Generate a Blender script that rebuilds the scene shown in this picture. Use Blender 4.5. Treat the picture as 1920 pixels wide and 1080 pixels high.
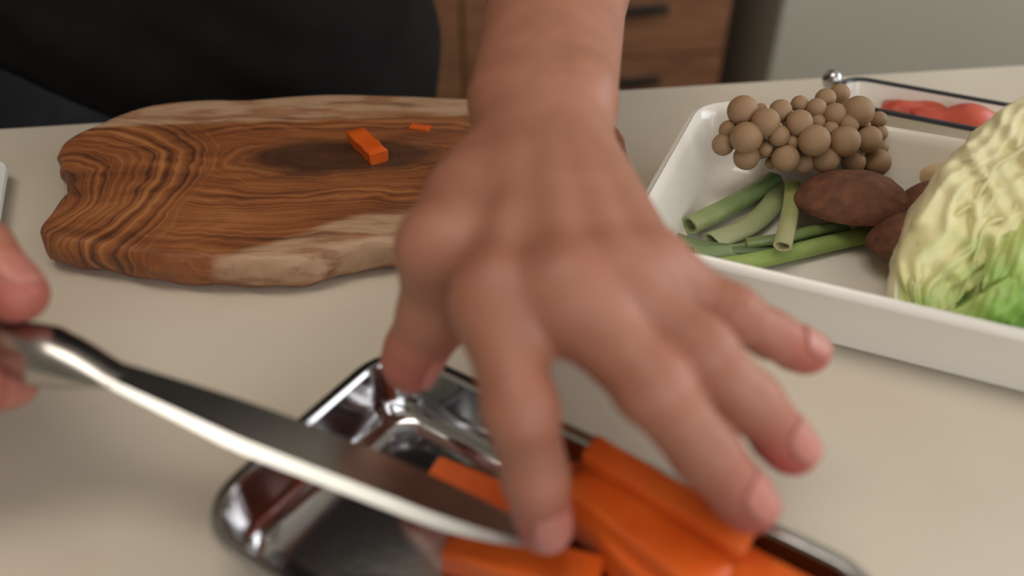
import bpy, bmesh, math, random
import numpy as np
from mathutils import Vector, Matrix, Quaternion

random.seed(7)
RNG = np.random.default_rng(7)
for o in list(bpy.data.objects):
    bpy.data.objects.remove(o)
SC = bpy.context.scene
COL = SC.collection

# ------------------------------------------------------------------ camera
Z0 = 0.87                 # height of the worktop above the floor
FPX = 1500.0              # focal length in pixels of a 1920 wide frame
PITCH = math.radians(38)
H = 0.25                  # camera height above the worktop
CAM = Vector((0, 0, Z0 + H))
FW = Vector((0, math.cos(PITCH), -math.sin(PITCH)))
UPV = Vector((0, math.sin(PITCH), math.cos(PITCH)))
cd = bpy.data.cameras.new('camera')
cam = bpy.data.objects.new('camera', cd)
COL.objects.link(cam)
cam.location = CAM
cam.rotation_euler = (math.radians(90) - PITCH, 0, 0)
cd.sensor_width = 36
cd.lens = FPX / 1920 * 36
cd.clip_start = 0.01
cd.dof.use_dof = True
cd.dof.focus_distance = 0.43
cd.dof.aperture_fstop = 3.4
SC.camera = cam

# ------------------------------------------------------------------ light
SC.view_settings.view_transform = 'Standard'
SC.view_settings.look = 'None'
SC.view_settings.gamma = 1
SC.view_settings.use_curve_mapping = False
SC.view_settings.exposure = 0.0
YAW = math.atan2(0.110, 0.754)            # the worktop's back edge runs a little away to the right
EU = Vector((math.cos(YAW), math.sin(YAW), 0))
EV = Vector((-math.sin(YAW), math.cos(YAW), 0))
EDGE = Vector((0.0, 0.549, 0))            # a point of the back edge


def RM(u, v, z):
    """room frame: u along the worktop, v away from its back edge, z above the floor"""
    p = EDGE + EU * u + EV * v
    return Vector((p.x, p.y, z))


world = bpy.data.worlds.new('world')
SC.world = world
world.use_nodes = True
bg = world.node_tree.nodes['Background']
bg.inputs['Color'].default_value = (0.75, 0.85, 1.0, 1)
bg.inputs['Strength'].default_value = 0.8


def area_light(name, loc, target, sx, sy, power, color):
    ld = bpy.data.lights.new(name, 'AREA')
    ld.shape = 'RECTANGLE'
    ld.size, ld.size_y = sx, sy
    ld.energy = power
    ld.color = color
    o = bpy.data.objects.new(name, ld)
    COL.objects.link(o)
    o.location = loc
    o.rotation_euler = (Vector(target) - Vector(loc)).to_track_quat('-Z', 'Y').to_euler()
    return o


area_light('window_daylight', RM(2.3, -0.3, 1.60), RM(0, -0.25, 0.95), 2.0, 1.1, 26, (0.96, 0.98, 1.0))
area_light('front_fill_light', RM(0.55, -2.12, 1.62), RM(0.1, -0.2, 0.95), 1.7, 1.1, 17, (0.97, 0.98, 1.0))  # added unseen light, softens the front sides
area_light('ceiling_lamp_light', RM(-0.3, -0.35, 2.30), RM(-0.3, -0.35, 0), 0.9, 0.5, 5, (1.0, 0.92, 0.82))


# ------------------------------------------------------------------ helpers
def ray(px, py):
    return FW + Vector((1, 0, 0)) * ((px - 960) / FPX) + UPV * ((540 - py) / FPX)


def pz(px, py, z=0.0):
    """point seen at a photo pixel at height z above the worktop"""
    d = ray(px, py)
    return CAM + d * ((z - H) / d.z)


def pt(px, py, t):
    """point seen at a photo pixel at depth t"""
    return CAM + ray(px, py) * t


def pv(px, py, v):
    """(u, z) where the pixel's ray meets the vertical room plane v"""
    d = ray(px, py)
    t = (v - (CAM - EDGE).dot(EV)) / d.dot(EV)
    p = CAM + d * t
    return (p - EDGE).dot(EU), p.z


def lin(r, g, b):
    f = lambda c: (c / 255 / 12.92) if c / 255 <= 0.04045 else ((c / 255 + 0.055) / 1.055) ** 2.4
    return (f(r), f(g), f(b), 1)


def tag(o, label=None, cat=None, group=None, kind=None):
    if label: o['label'] = label
    if cat: o['category'] = cat
    if group: o['group'] = group
    if kind: o['kind'] = kind
    return o


def mesh_obj(name, verts, faces, mat, parent=None, smooth=True):
    me = bpy.data.meshes.new(name)
    me.from_pydata([tuple(map(float, v)) for v in verts], [], [tuple(map(int, f)) for f in faces])
    return link_mesh(name, me, mat, parent, smooth)


def link_mesh(name, me, mat, parent=None, smooth=True):
    me.materials.append(mat)
    if smooth:
        me.polygons.foreach_set('use_smooth', [True] * len(me.polygons))
    me.update()
    o = bpy.data.objects.new(name, me)
    COL.objects.link(o)
    if parent: attach(o, parent)
    return o


def attach(o, parent):
    o.parent = parent
    o.matrix_parent_inverse = base_matrix(parent).inverted()


def base_matrix(o):
    m = o.matrix_basis.copy()
    if o.parent:
        m = base_matrix(o.parent) @ o.matrix_parent_inverse @ m
    return m


def empty(name, loc):
    o = bpy.data.objects.new(name, None)
    o.empty_display_size = 0.05
    COL.objects.link(o)
    o.location = loc
    return o


def bm_obj(name, bm, mat, parent=None, smooth=False):
    bmesh.ops.recalc_face_normals(bm, faces=bm.faces)
    me = bpy.data.meshes.new(name)
    bm.to_mesh(me)
    bm.free()
    return link_mesh(name, me, mat, parent, smooth)


def room_box(name, u0, u1, v0, v1, z0, z1, mat, parent=None, bevel=0.0):
    bm = bmesh.new()
    vs = [bm.verts.new(RM(u, v, z)) for u in (u0, u1) for v in (v0, v1) for z in (z0, z1)]
    for f in ((0, 1, 3, 2), (4, 6, 7, 5), (0, 4, 5, 1), (2, 3, 7, 6), (0, 2, 6, 4), (1, 5, 7, 3)):
        bm.faces.new([vs[i] for i in f])
    if bevel:
        bmesh.ops.bevel(bm, geom=bm.edges[:], offset=bevel, segments=2, profile=0.5, affect='EDGES')
    return bm_obj(name, bm, mat, parent)


def catmull(pts, n, closed=False):
    pts = [Vector(p) for p in pts]
    m = len(pts)
    out = []
    segs = m if closed else m - 1
    for s in range(segs):
        if closed:
            p0, p1, p2, p3 = (pts[(s + k) % m] for k in (-1, 0, 1, 2))
        else:
            p0, p1, p2, p3 = pts[max(s - 1, 0)], pts[s], pts[s + 1], pts[min(s + 2, m - 1)]
        for i in range(n):
            t = i / n
            out.append(0.5 * ((2 * p1) + (p2 - p0) * t + (2 * p0 - 5 * p1 + 4 * p2 - p3) * t * t
                              + (3 * p1 - p0 - 3 * p2 + p3) * t ** 3))
    if not closed: out.append(pts[-1])
    return out


# ------------------------------------------------------------------ materials
def new_mat(name):
    m = bpy.data.materials.new(name)
    m.use_nodes = True
    nt = m.node_tree
    return m, nt, nt.nodes['Principled BSDF']


def N(nt, kind, **kw):
    n = nt.nodes.new(kind)
    for k, v in kw.items():
        if k in n.inputs: n.inputs[k].default_value = v
        else: setattr(n, k, v)
    return n


def ramp(nt, fac, stops):
    r = nt.nodes.new('ShaderNodeValToRGB')
    els = r.color_ramp.elements
    while len(els) > 1: els.remove(els[-1])
    els[0].position, els[0].color = stops[0]
    for p, c in stops[1:]:
        e = els.new(p)
        e.color = c
    nt.links.new(fac, r.inputs[0])
    return r.outputs[0]


def plain(name, c1, c2=None, rough=0.5, metal=0.0, scale=20.0, bump=0.0, bscale=None, spec=None, coat=0.0,
          sss=0.0, dist=0.001, aniso=None, detail=4.0):
    m, nt, b = new_mat(name)
    tc = N(nt, 'ShaderNodeTexCoord')
    b.inputs['Roughness'].default_value = rough
    b.inputs['Metallic'].default_value = metal
    if spec is not None: b.inputs['Specular IOR Level'].default_value = spec
    b.inputs['Coat Weight'].default_value = coat
    mp = N(nt, 'ShaderNodeMapping')
    nt.links.new(tc.outputs['Object'], mp.inputs['Vector'])
    if aniso: mp.inputs['Scale'].default_value = aniso
    n = N(nt, 'ShaderNodeTexNoise', Scale=scale, Detail=detail)
    nt.links.new(mp.outputs[0], n.inputs['Vector'])
    nt.links.new(ramp(nt, n.outputs[0], [(0.3, c1), (0.7, c2 or c1)]), b.inputs['Base Color'])
    if sss:
        b.inputs['Subsurface Weight'].default_value = sss
        b.inputs['Subsurface Radius'].default_value = (1, 0.4, 0.2)
        b.inputs['Subsurface Scale'].default_value = 0.004
    if bump:
        n2 = N(nt, 'ShaderNodeTexNoise', Scale=bscale or scale * 4, Detail=3.0)
        nt.links.new(mp.outputs[0], n2.inputs['Vector'])
        bp = N(nt, 'ShaderNodeBump', Strength=bump, Distance=dist)
        nt.links.new(n2.outputs[0], bp.inputs['Height'])
        nt.links.new(bp.outputs[0], b.inputs['Normal'])
    return m


M = {}
M['worktop'] = plain('worktop_stone', lin(206, 194, 176), lin(217, 207, 190), rough=0.32, scale=7, detail=6)
M['wall'] = plain('wall_paint', lin(196, 194, 180), lin(202, 200, 188), rough=0.8, scale=3, bump=0.1, bscale=220)
M['greige'] = plain('greige_wall_paint', lin(176, 173, 157), lin(182, 179, 164), rough=0.8, scale=3, bump=0.1, bscale=220)
M['ceiling'] = plain('ceiling_paint', lin(228, 224, 215), lin(232, 228, 220), rough=0.9, scale=2)
M['floor'] = plain('floor_wood', lin(128, 92, 62), lin(150, 112, 78), rough=0.5, scale=6, aniso=(1, 8, 1))
M['cab'] = plain('cabinet_walnut', lin(122, 82, 56), lin(150, 106, 74), rough=0.5, scale=9, aniso=(1, 1, 9), bump=0.08)
M['cab_in'] = plain('cabinet_carcass', lin(60, 42, 30), lin(70, 50, 36), rough=0.6)
M['black_metal'] = plain('black_handle', lin(34, 30, 28), lin(40, 36, 33), rough=0.4)
M['white_gloss'] = plain('white_enamel', lin(232, 226, 216), lin(236, 231, 222), rough=0.22, coat=0.25, scale=4)
M['glare_dish'] = plain('glare_white', lin(240, 240, 236), lin(243, 243, 240), rough=0.2, coat=0.3)
M['navy'] = plain('navy_rim', lin(28, 30, 40), lin(36, 38, 48), rough=0.3)
M['steel'] = plain('stainless_steel', (0.50, 0.49, 0.49, 1), (0.55, 0.54, 0.54, 1), rough=0.13, metal=1.0, scale=60,
                   bump=0.03, bscale=300, aniso=(1, 1, 1))
M['knife'] = plain('knife_steel', (0.46, 0.44, 0.42, 1), (0.52, 0.50, 0.48, 1), rough=0.22, metal=1.0, scale=90)
M['knife_edge'] = plain('knife_edge_steel', (0.66, 0.67, 0.65, 1), (0.72, 0.73, 0.71, 1), rough=0.40, metal=1.0, scale=90)
M['carrot'] = plain('carrot_flesh', lin(208, 82, 20), lin(226, 106, 34), rough=0.38, scale=45, bump=0.25, bscale=160, sss=0.12)
M['shimeji'] = plain('shimeji_cap', lin(136, 106, 76), lin(166, 134, 100), rough=0.6, scale=60, bump=0.12, bscale=300)
M['stem'] = plain('shimeji_stem', lin(216, 200, 174), lin(226, 212, 190), rough=0.6, scale=60, sss=0.1)
M['shiitake'] = plain('shiitake_cap', lin(84, 50, 34), lin(122, 76, 50), rough=0.75, scale=140, bump=1.0, bscale=300)
M['gill'] = plain('shiitake_gill', lin(205, 182, 150), lin(215, 194, 165), rough=0.8, scale=80)
M['garlic'] = plain('garlic_skin', lin(205, 170, 122), lin(226, 200, 160), rough=0.5, scale=40, bump=0.2, bscale=120)
M['meat'] = plain('red_meat', lin(178, 56, 38), lin(200, 88, 66), rough=0.4, scale=38, bump=0.2, bscale=120, sss=0.1)
M['shirt'] = plain('black_cotton', lin(30, 28, 27), lin(36, 34, 33), rough=0.95, scale=30, bump=0.2, bscale=500, spec=0.15)
M['trousers'] = plain('dark_denim', lin(36, 37, 41), lin(43, 44, 48), rough=0.95, scale=30, bump=0.3, bscale=600, spec=0.15)
M['shoe'] = plain('dark_slipper', lin(50, 46, 44), lin(58, 54, 50), rough=0.8)
M['hair'] = plain('dark_hair', lin(28, 22, 18), lin(40, 32, 26), rough=0.5, aniso=(1, 1, 0.1), scale=120)
M['frame'] = plain('window_frame_paint', lin(225, 223, 216), lin(230, 228, 222), rough=0.5)
M['lamp_body'] = plain('lamp_body_white', lin(230, 228, 222), lin(234, 232, 226), rough=0.5)


def leaf_mat(name, base, base2, tip, p0, p1, rough=0.35, vein=180):
    """colour runs along a world axis from p0 to p1, as the leaf itself is coloured"""
    m, nt, b = new_mat(name)
    tc = N(nt, 'ShaderNodeTexCoord')
    p0, p1 = Vector(p0), Vector(p1)
    d = (p1 - p0)
    sub = N(nt, 'ShaderNodeVectorMath', operation='SUBTRACT')
    sub.inputs[1].default_value = p0
    dot = N(nt, 'ShaderNodeVectorMath', operation='DOT_PRODUCT')
    dot.inputs[1].default_value = d / d.length_squared
    nt.links.new(tc.outputs['Object'], sub.inputs[0])
    nt.links.new(sub.outputs[0], dot.inputs[0])
    n = N(nt, 'ShaderNodeTexNoise', Scale=70.0, Detail=5.0)
    nt.links.new(tc.outputs['Object'], n.inputs['Vector'])
    ma = N(nt, 'ShaderNodeMath', operation='MULTIPLY_ADD')
    ma.inputs[1].default_value = 0.9
    ad = N(nt, 'ShaderNodeMath', operation='ADD')
    ad.inputs[1].default_value = -0.45
    nt.links.new(n.outputs[0], ma.inputs[0])
    nt.links.new(dot.outputs['Value'], ma.inputs[2])
    nt.links.new(ma.outputs[0], ad.inputs[0])
    nt.links.new(ramp(nt, ad.outputs[0], [(0.0, base), (0.45, base2), (1.0, tip)]), b.inputs['Base Color'])
    b.inputs['Roughness'].default_value = rough
    b.inputs['Subsurface Weight'].default_value = 0.15
    b.inputs['Subsurface Radius'].default_value = (0.6, 0.8, 0.3)
    b.inputs['Subsurface Scale'].default_value = 0.004
    n2 = N(nt, 'ShaderNodeTexNoise', Scale=float(vein), Detail=4.0, Distortion=1.2)
    nt.links.new(tc.outputs['Object'], n2.inputs['Vector'])
    bp = N(nt, 'ShaderNodeBump', Strength=0.35, Distance=0.001)
    nt.links.new(n2.outputs[0], bp.inputs['Height'])
    nt.links.new(bp.outputs[0], b.inputs['Normal'])
    return m


def skin_mat():
    m, nt, b = new_mat('skin')
    tc = N(nt, 'ShaderNodeTexCoord')
    at = N(nt, 'ShaderNodeAttribute', attribute_name='flush')
    n = N(nt, 'ShaderNodeTexNoise', Scale=55.0, Detail=5.0)
    nt.links.new(tc.outputs['Object'], n.inputs['Vector'])
    base = ramp(nt, n.outputs[0], [(0.3, lin(156, 102, 79)), (0.7, lin(170, 115, 92))])
    mx = N(nt, 'ShaderNodeMix', data_type='RGBA')
    nt.links.new(at.outputs['Fac'], mx.inputs[0])
    nt.links.new(base, mx.inputs[6])
    mx.inputs[7].default_value = lin(172, 84, 76)
    nt.links.new(mx.outputs[2], b.inputs['Base Color'])
    b.inputs['Roughness'].default_value = 0.5
    b.inputs['Subsurface Weight'].default_value = 0.2
    b.inputs['Subsurface Radius'].default_value = (1.0, 0.35, 0.2)
    b.inputs['Subsurface Scale'].default_value = 0.004
    v = N(nt, 'ShaderNodeTexVoronoi', Scale=700.0)
    nt.links.new(tc.outputs['Object'], v.inputs['Vector'])
    n2 = N(nt, 'ShaderNodeTexNoise', Scale=260.0, Detail=4.0)
    nt.links.new(tc.outputs['Object'], n2.inputs['Vector'])
    ad = N(nt, 'ShaderNodeMath', operation='ADD')
    nt.links.new(v.outputs['Distance'], ad.inputs[0])
    nt.links.new(n2.outputs[0], ad.inputs[1])
    bp = N(nt, 'ShaderNodeBump', Strength=0.22, Distance=0.0006)
    nt.links.new(ad.outputs[0], bp.inputs['Height'])
    nt.links.new(bp.outputs[0], b.inputs['Normal'])
    return m


M['skin'] = skin_mat()
M['nail'] = plain('fingernail', lin(178, 112, 98), lin(186, 120, 106), rough=0.42, coat=0.08, scale=60)


def board_mat():
    """olive wood: growth rings round a dark knot and round the notch at one end, pale sapwood at the long edges"""
    m, nt, b = new_mat('olive_wood')
    L = nt.links.new
    tc = N(nt, 'ShaderNodeTexCoord')

    def math(op, a, c=None, d=None, clamp=False):
        n = N(nt, 'ShaderNodeMath', operation=op, use_clamp=clamp)
        for i, s in enumerate((a, c, d)):
            if s is None: continue
            if isinstance(s, (int, float)): n.inputs[i].default_value = s
            else: L(s, n.inputs[i])
        return n.outputs[0]

    nz = N(nt, 'ShaderNodeTexNoise', Scale=12.0, Detail=3.0)
    L(tc.outputs['Object'], nz.inputs['Vector'])
    vs = N(nt, 'ShaderNodeVectorMath', operation='SUBTRACT')
    L(nz.outputs['Color'], vs.inputs[0])
    vs.inputs[1].default_value = (0.5, 0.5, 0.5)
    vm = N(nt, 'ShaderNodeVectorMath', operation='MULTIPLY_ADD')
    L(vs.outputs[0], vm.inputs[0])
    vm.inputs[1].default_value = (0.040, 0.040, 0.02)
    L(tc.outputs['Object'], vm.inputs[2])
    P = vm.outputs[0]

    def dist(c, sx, sy, src=P):
        s = N(nt, 'ShaderNodeVectorMath', operation='SUBTRACT')
        L(src, s.inputs[0])
        s.inputs[1].default_value = c
        k = N(nt, 'ShaderNodeVectorMath', operation='MULTIPLY')
        L(s.outputs[0], k.inputs[0])
        k.inputs[1].default_value = (sx, sy, 0.6)
        ln = N(nt, 'ShaderNodeVectorMath', operation='LENGTH')
        L(k.outputs[0], ln.inputs[0])
        return ln.outputs['Value']

    ck = pz(640, 292, 0.022)
    cl = pz(70, 372, 0.022)
    rk = dist(ck, 0.42, 1.25)
    rl = dist(cl, 1.05, 0.85)
    fine = N(nt, 'ShaderNodeTexNoise', Scale=60.0, Detail=6.0)
    L(tc.outputs['Object'], fine.inputs['Vector'])
    def rings(r, k, wob, det):
        n1 = N(nt, 'ShaderNodeTexNoise', noise_dimensions='1D', Scale=1.0, Detail=det, Roughness=0.62)
        L(math('MULTIPLY_ADD', r, k, math('MULTIPLY', fine.outputs[0], wob)), n1.inputs['W'])
        return math('MULTIPLY_ADD', n1.outputs[0], 5.0, -2.5)
    bk = rings(rk, 230.0, 2.2, 3.0)
    bl = rings(rl, 200.0, 1.2, 3.0)
    left = N(nt, 'ShaderNodeMapRange', interpolation_type='SMOOTHSTEP')
    L(rl, left.inputs[0])
    for i, v in zip((1, 2, 3, 4), (0.080, 0.105, 1.0, 0.0)): left.inputs[i].default_value = v
    mixb = N(nt, 'ShaderNodeMix', data_type='FLOAT')
    L(left.outputs[0], mixb.inputs[0])
    L(math('MULTIPLY', bk, 0.55), mixb.inputs[2])
    L(math('MULTIPLY', bl, 0.85), mixb.inputs[3])
    band = math('MULTIPLY_ADD', mixb.outputs[0], 0.30, 0.48)
    # broad figure on top of the rings
    big = N(nt, 'ShaderNodeTexNoise', Scale=22.0, Detail=5.0, Distortion=1.5)
    mp = N(nt, 'ShaderNodeMapping')
    mp.inputs['Scale'].default_value = (0.6, 1.6, 1)
    L(tc.outputs['Object'], mp.inputs[0])
    L(mp.outputs[0], big.inputs['Vector'])
    fac = math('ADD', band, math('MULTIPLY_ADD', big.outputs[0], 0.9, -0.45))
    wood = ramp(nt, fac, [(0.0, lin(50, 29, 19)), (0.22, lin(92, 52, 29)), (0.5, lin(140, 82, 44)), (0.75, lin(168, 108, 62)),
                          (1.0, lin(182, 126, 76))])
    # dark heart of the knot
    kn = N(nt, 'ShaderNodeMapRange', interpolation_type='SMOOTHSTEP')
    L(dist(ck, 0.42, 1.0), kn.inputs[0])
    for i, v in zip((1, 2, 3, 4), (0.014, 0.031, 0.9, 0.0)): kn.inputs[i].default_value = v
    m1 = N(nt, 'ShaderNodeMix', data_type='RGBA')
    L(kn.outputs[0], m1.inputs[0])
    L(wood, m1.inputs[6])
    L(ramp(nt, fac, [(0.2, lin(44, 28, 20)), (0.8, lin(84, 52, 32))]), m1.inputs[7])
    # pale sapwood: the far edge and the near right edge
    def sap(pa, pb, w0, w1):
        a, c = pz(*pa, 0.022), pz(*pb, 0.022)
        nrm = Vector((-(c - a).y, (c - a).x, 0)).normalized()
        s = N(nt, 'ShaderNodeVectorMath', operation='SUBTRACT')
        L(P, s.inputs[0])
        s.inputs[1].default_value = a
        dt = N(nt, 'ShaderNodeVectorMath', operation='DOT_PRODUCT')
        L(s.outputs[0], dt.inputs[0])
        dt.inputs[1].default_value = nrm
        mr = N(nt, 'ShaderNodeMapRange', interpolation_type='SMOOTHSTEP')
        L(dt.outputs['Value'], mr.inputs[0])
        for i, v in zip((1, 2, 3, 4), (w0, w1, 0.0, 1.0)): mr.inputs[i].default_value = v
        return mr.outputs[0]
    s1 = sap((200, 240), (960, 205), -0.002, 0.004)
    s2 = sap((800, 380), (425, 482), -0.003, 0.004)
    streak = N(nt, 'ShaderNodeTexNoise', Scale=30.0, Detail=5.0)
    mps = N(nt, 'ShaderNodeMapping')
    mps.inputs['Scale'].default_value = (0.8, 4.0, 3.0)
    mps.inputs['Rotation'].default_value = (0, 0, -0.25)
    L(tc.outputs['Object'], mps.inputs[0])
    L(mps.outputs[0], streak.inputs['Vector'])
    sk = N(nt, 'ShaderNodeMapRange', interpolation_type='SMOOTHSTEP')
    L(streak.outputs[0], sk.inputs[0])
    for i, v in zip((1, 2, 3, 4), (0.40, 0.52, 0.35, 0.95)): sk.inputs[i].default_value = v
    sp = math('MULTIPLY', math('MAXIMUM', s1, s2), sk.outputs[0])
    m2 = N(nt, 'ShaderNodeMix', data_type='RGBA')
    L(sp, m2.inputs[0])
    L(m1.outputs[2], m2.inputs[6])
    L(ramp(nt, fac, [(0.1, lin(120, 78, 52)), (0.35, lin(176, 140, 108)), (0.9, lin(200, 170, 138))]), m2.inputs[7])
    L(m2.outputs[2], b.inputs['Base Color'])
    b.inputs['Roughness'].default_value = 0.52
    bp = N(nt, 'ShaderNodeBump', Strength=0.25, Distance=0.0006)
    L(fac, bp.inputs['Height'])
    L(bp.outputs[0], b.inputs['Normal'])
    return m


M['board'] = board_mat()


def glass_mat():
    m, nt, b = new_mat('window_glass')
    nt.nodes.remove(b)
    out = nt.nodes['Material Output']
    tr = N(nt, 'ShaderNodeBsdfTransparent', Color=(0.97, 0.98, 0.98, 1))
    gl = N(nt, 'ShaderNodeBsdfGlossy', Roughness=0.02)
    mx = N(nt, 'ShaderNodeMixShader', Fac=0.08)
    nt.links.new(tr.outputs[0], mx.inputs[1])
    nt.links.new(gl.outputs[0], mx.inputs[2])
    nt.links.new(mx.outputs[0], out.inputs['Surface'])
    return m


M['glass'] = glass_mat()
mlamp, nt_, b_ = new_mat('lamp_diffuser')
b_.inputs['Emission Color'].default_value = (1, 0.86, 0.7, 1)
b_.inputs['Emission Strength'].default_value = 1.2
M['diffuser'] = mlamp

# ------------------------------------------------------------------ the setting
U0, U1, V0, V1, ZC = -2.4, 2.4, -2.2, 1.62, 2.4
room_box('floor', U0, U1, V0, V1, -0.05, 0, M['floor']).__setitem__('kind', 'structure')
room_box('ceiling', U0, U1, V0, V1, ZC, ZC + 0.05, M['ceiling']).__setitem__('kind', 'structure')
room_box('wall_back', U0, U1, V1, V1 + 0.08, 0, ZC, M['wall']).__setitem__('kind', 'structure')
room_box('wall_left', U0 - 0.08, U0, V0, V1, 0, ZC, M['wall']).__setitem__('kind', 'structure')
# right wall with a window opening, four blocks in one mesh
WV0, WV1, WZ0, WZ1 = -1.35, 0.75, 1.0, 2.15
bm = bmesh.new()
for (v0, v1, z0, z1) in ((V0, WV0, 0, ZC), (WV1, V1, 0, ZC), (WV0, WV1, 0, WZ0), (WV0, WV1, WZ1, ZC)):
    vs = [bm.verts.new(RM(u, v, z)) for u in (U1, U1 + 0.1) for v in (v0, v1) for z in (z0, z1)]
    for f in ((0, 1, 3, 2), (4, 6, 7, 5), (0, 4, 5, 1), (2, 3, 7, 6), (0, 2, 6, 4), (1, 5, 7, 3)):
        bm.faces.new([vs[i] for i in f])
bm_obj('wall_right', bm, M['wall'])['kind'] = 'structure'
win = empty('window_1', RM(U1 + 0.05, (WV0 + WV1) / 2, WZ0))
win['kind'] = 'structure'
bm = bmesh.new()
vm_ = (WV0 + WV1) / 2
for (v0, v1, z0, z1) in ((WV0, WV0 + 0.05, WZ0, WZ1), (WV1 - 0.05, WV1, WZ0, WZ1), (vm_ - 0.025, vm_ + 0.025, WZ0 + 0.05, WZ1 - 0.05),
                         (WV0 + 0.05, WV1 - 0.05, WZ0, WZ0 + 0.05), (WV0 + 0.05, WV1 - 0.05, WZ1 - 0.05, WZ1)):
    vs = [bm.verts.new(RM(u, v, z)) for u in (U1 + 0.03, U1 + 0.08) for v in (v0, v1) for z in (z0, z1)]
    for f in ((0, 1, 3, 2), (4, 6, 7, 5), (0, 4, 5, 1), (2, 3, 7, 6), (0, 2, 6, 4), (1, 5, 7, 3)):
        bm.faces.new([vs[i] for i in f])
bm_obj('window_frame', bm, M['frame'], win)
for a, c in ((WV0 + 0.05, vm_ - 0.025), (vm_ + 0.025, WV1 - 0.05)):
    room_box('window_pane', U1 + 0.053, U1 + 0.057, a, c, WZ0 + 0.05, WZ1 - 0.05, M['glass'], win)
# wall behind the camera; its unseen window is added for frontal fill
FU0, FU1 = -0.35, 1.45
bm = bmesh.new()
for (u0, u1, z0, z1) in ((U0, FU0, 0, ZC), (FU1, U1, 0, ZC), (FU0, FU1, 0, WZ0), (FU0, FU1, WZ1, ZC)):
    vs = [bm.verts.new(RM(u, v, z)) for u in (u0, u1) for v in (V0 - 0.1, V0) for z in (z0, z1)]
    for f in ((0, 1, 3, 2), (4, 6, 7, 5), (0, 4, 5, 1), (2, 3, 7, 6), (0, 2, 6, 4), (1, 5, 7, 3)):
        bm.faces.new([vs[i] for i in f])
bm_obj('wall_front', bm, M['wall'])['kind'] = 'structure'
fill_win = empty('fill_window', RM((FU0 + FU1) / 2, V0 - 0.05, WZ0))
fill_win['kind'] = 'structure'
fm_ = (FU0 + FU1) / 2
bm = bmesh.new()
for (u0, u1, z0, z1) in ((FU0, FU0 + 0.05, WZ0, WZ1), (FU1 - 0.05, FU1, WZ0, WZ1), (fm_ - 0.025, fm_ + 0.025, WZ0 + 0.05, WZ1 - 0.05),
                         (FU0 + 0.05, FU1 - 0.05, WZ0, WZ0 + 0.05), (FU0 + 0.05, FU1 - 0.05, WZ1 - 0.05, WZ1)):
    vs = [bm.verts.new(RM(u, v, z)) for u in (u0, u1) for v in (V0 - 0.08, V0 - 0.03) for z in (z0, z1)]
    for f in ((0, 1, 3, 2), (4, 6, 7, 5), (0, 4, 5, 1), (2, 3, 7, 6), (0, 2, 6, 4), (1, 5, 7, 3)):
        bm.faces.new([vs[i] for i in f])
bm_obj('window_frame', bm, M['frame'], fill_win)
for a, c in ((FU0 + 0.05, fm_ - 0.025), (fm_ + 0.025, FU1 - 0.05)):
    room_box('window_pane', a, c, V0 - 0.057, V0 - 0.053, WZ0 + 0.05, WZ1 - 0.05, M['glass'], fill_win)
# return wall right of the cupboards
uw, _ = pv(1455, 70, 0.96)
room_box('wall_back_right', uw, U1, 0.96, V1, 0, ZC, M['greige'], bevel=0.008)['kind'] = 'structure'

lamp = empty('ceiling_lamp', RM(-0.3, -0.35, ZC))
tag(lamp, 'flat white rectangular ceiling lamp above the worktop', 'lamp')
room_box('housing', -0.78, 0.18, -0.63, -0.07, ZC - 0.05, ZC, M['lamp_body'], lamp, bevel=0.01)
room_box('diffuser', -0.75, 0.15, -0.6, -0.1, ZC - 0.062, ZC - 0.05, M['diffuser'], lamp)

# ------------------------------------------------------------------ worktop and its base
room_box('worktop', -1.1, 1.2, -0.95, 0.0, Z0 - 0.04, Z0, M['worktop'], bevel=0.003)
tag(bpy.data.objects['worktop'], 'cream white stone worktop that the food and board lie on', 'worktop')
base = empty('counter_base', RM(0, -0.45, 0))
tag(base, 'brown wooden counter base under the cream worktop', 'cabinet')
room_box('carcass', -1.05, 1.15, -0.87, -0.04, 0.08, Z0 - 0.04, M['cab'], base)
room_box('plinth', -1.02, 1.12, -0.82, -0.09, 0, 0.08, M['cab_in'], base)

# ------------------------------------------------------------------ drawer cupboards at the back
CV = 1.0
seam_u, seam_z = pv(1250, 104, CV)
_, z_top = pv(1250, -34, CV)
ul, _ = pv(868, 100, CV)
ur, _ = pv(1364, 70, CV)
pitch = z_top - seam_z
n_below = int(seam_z // pitch)


def drawer_unit(u0, u1, label):
    t = empty('drawer_cupboard', RM((u0 + u1) / 2, CV + 0.3, 0))
    tag(t, label, 'cupboard', 'walnut drawer cupboards along the back')
    zb = seam_z - 2 * pitch
    zt = seam_z + 2 * pitch
    room_box('body', u0 + 0.001, u1 - 0.001, CV + 0.02, V1 - 0.004, 0.06, zt, M['cab'], t)
    room_box('plinth', u0 + 0.001, u1 - 0.001, CV + 0.07, V1, 0.0, 0.06, M['cab_in'], t)
    edges = [0.065, zb, seam_z - pitch, seam_z, seam_z + pitch, zt]
    for a, c in zip(edges[:-1], edges[1:]):
        if c - a < 0.06: continue
        d = room_box('drawer_front', u0 + 0.003, u1 - 0.003, CV, CV + 0.02, a + 0.002, c - 0.002, M['cab'], t, bevel=0.0015)
        um = (u0 + u1) / 2
        hw = 0.135
        zc_ = c - 0.048
        h = room_box('handle', um - hw, um + hw, CV - 0.022, CV - 0.010, zc_ - 0.009, zc_ + 0.009, M['black_metal'], d, bevel=0.003)
        for s in (-1, 1):
            room_box('handle_post', um + s * (hw - 0.02) - 0.006, um + s * (hw - 0.02) + 0.006, CV - 0.011, CV, zc_ - 0.006, zc_ + 0.006,
                     M['black_metal'], d)
    return t, zt


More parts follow.
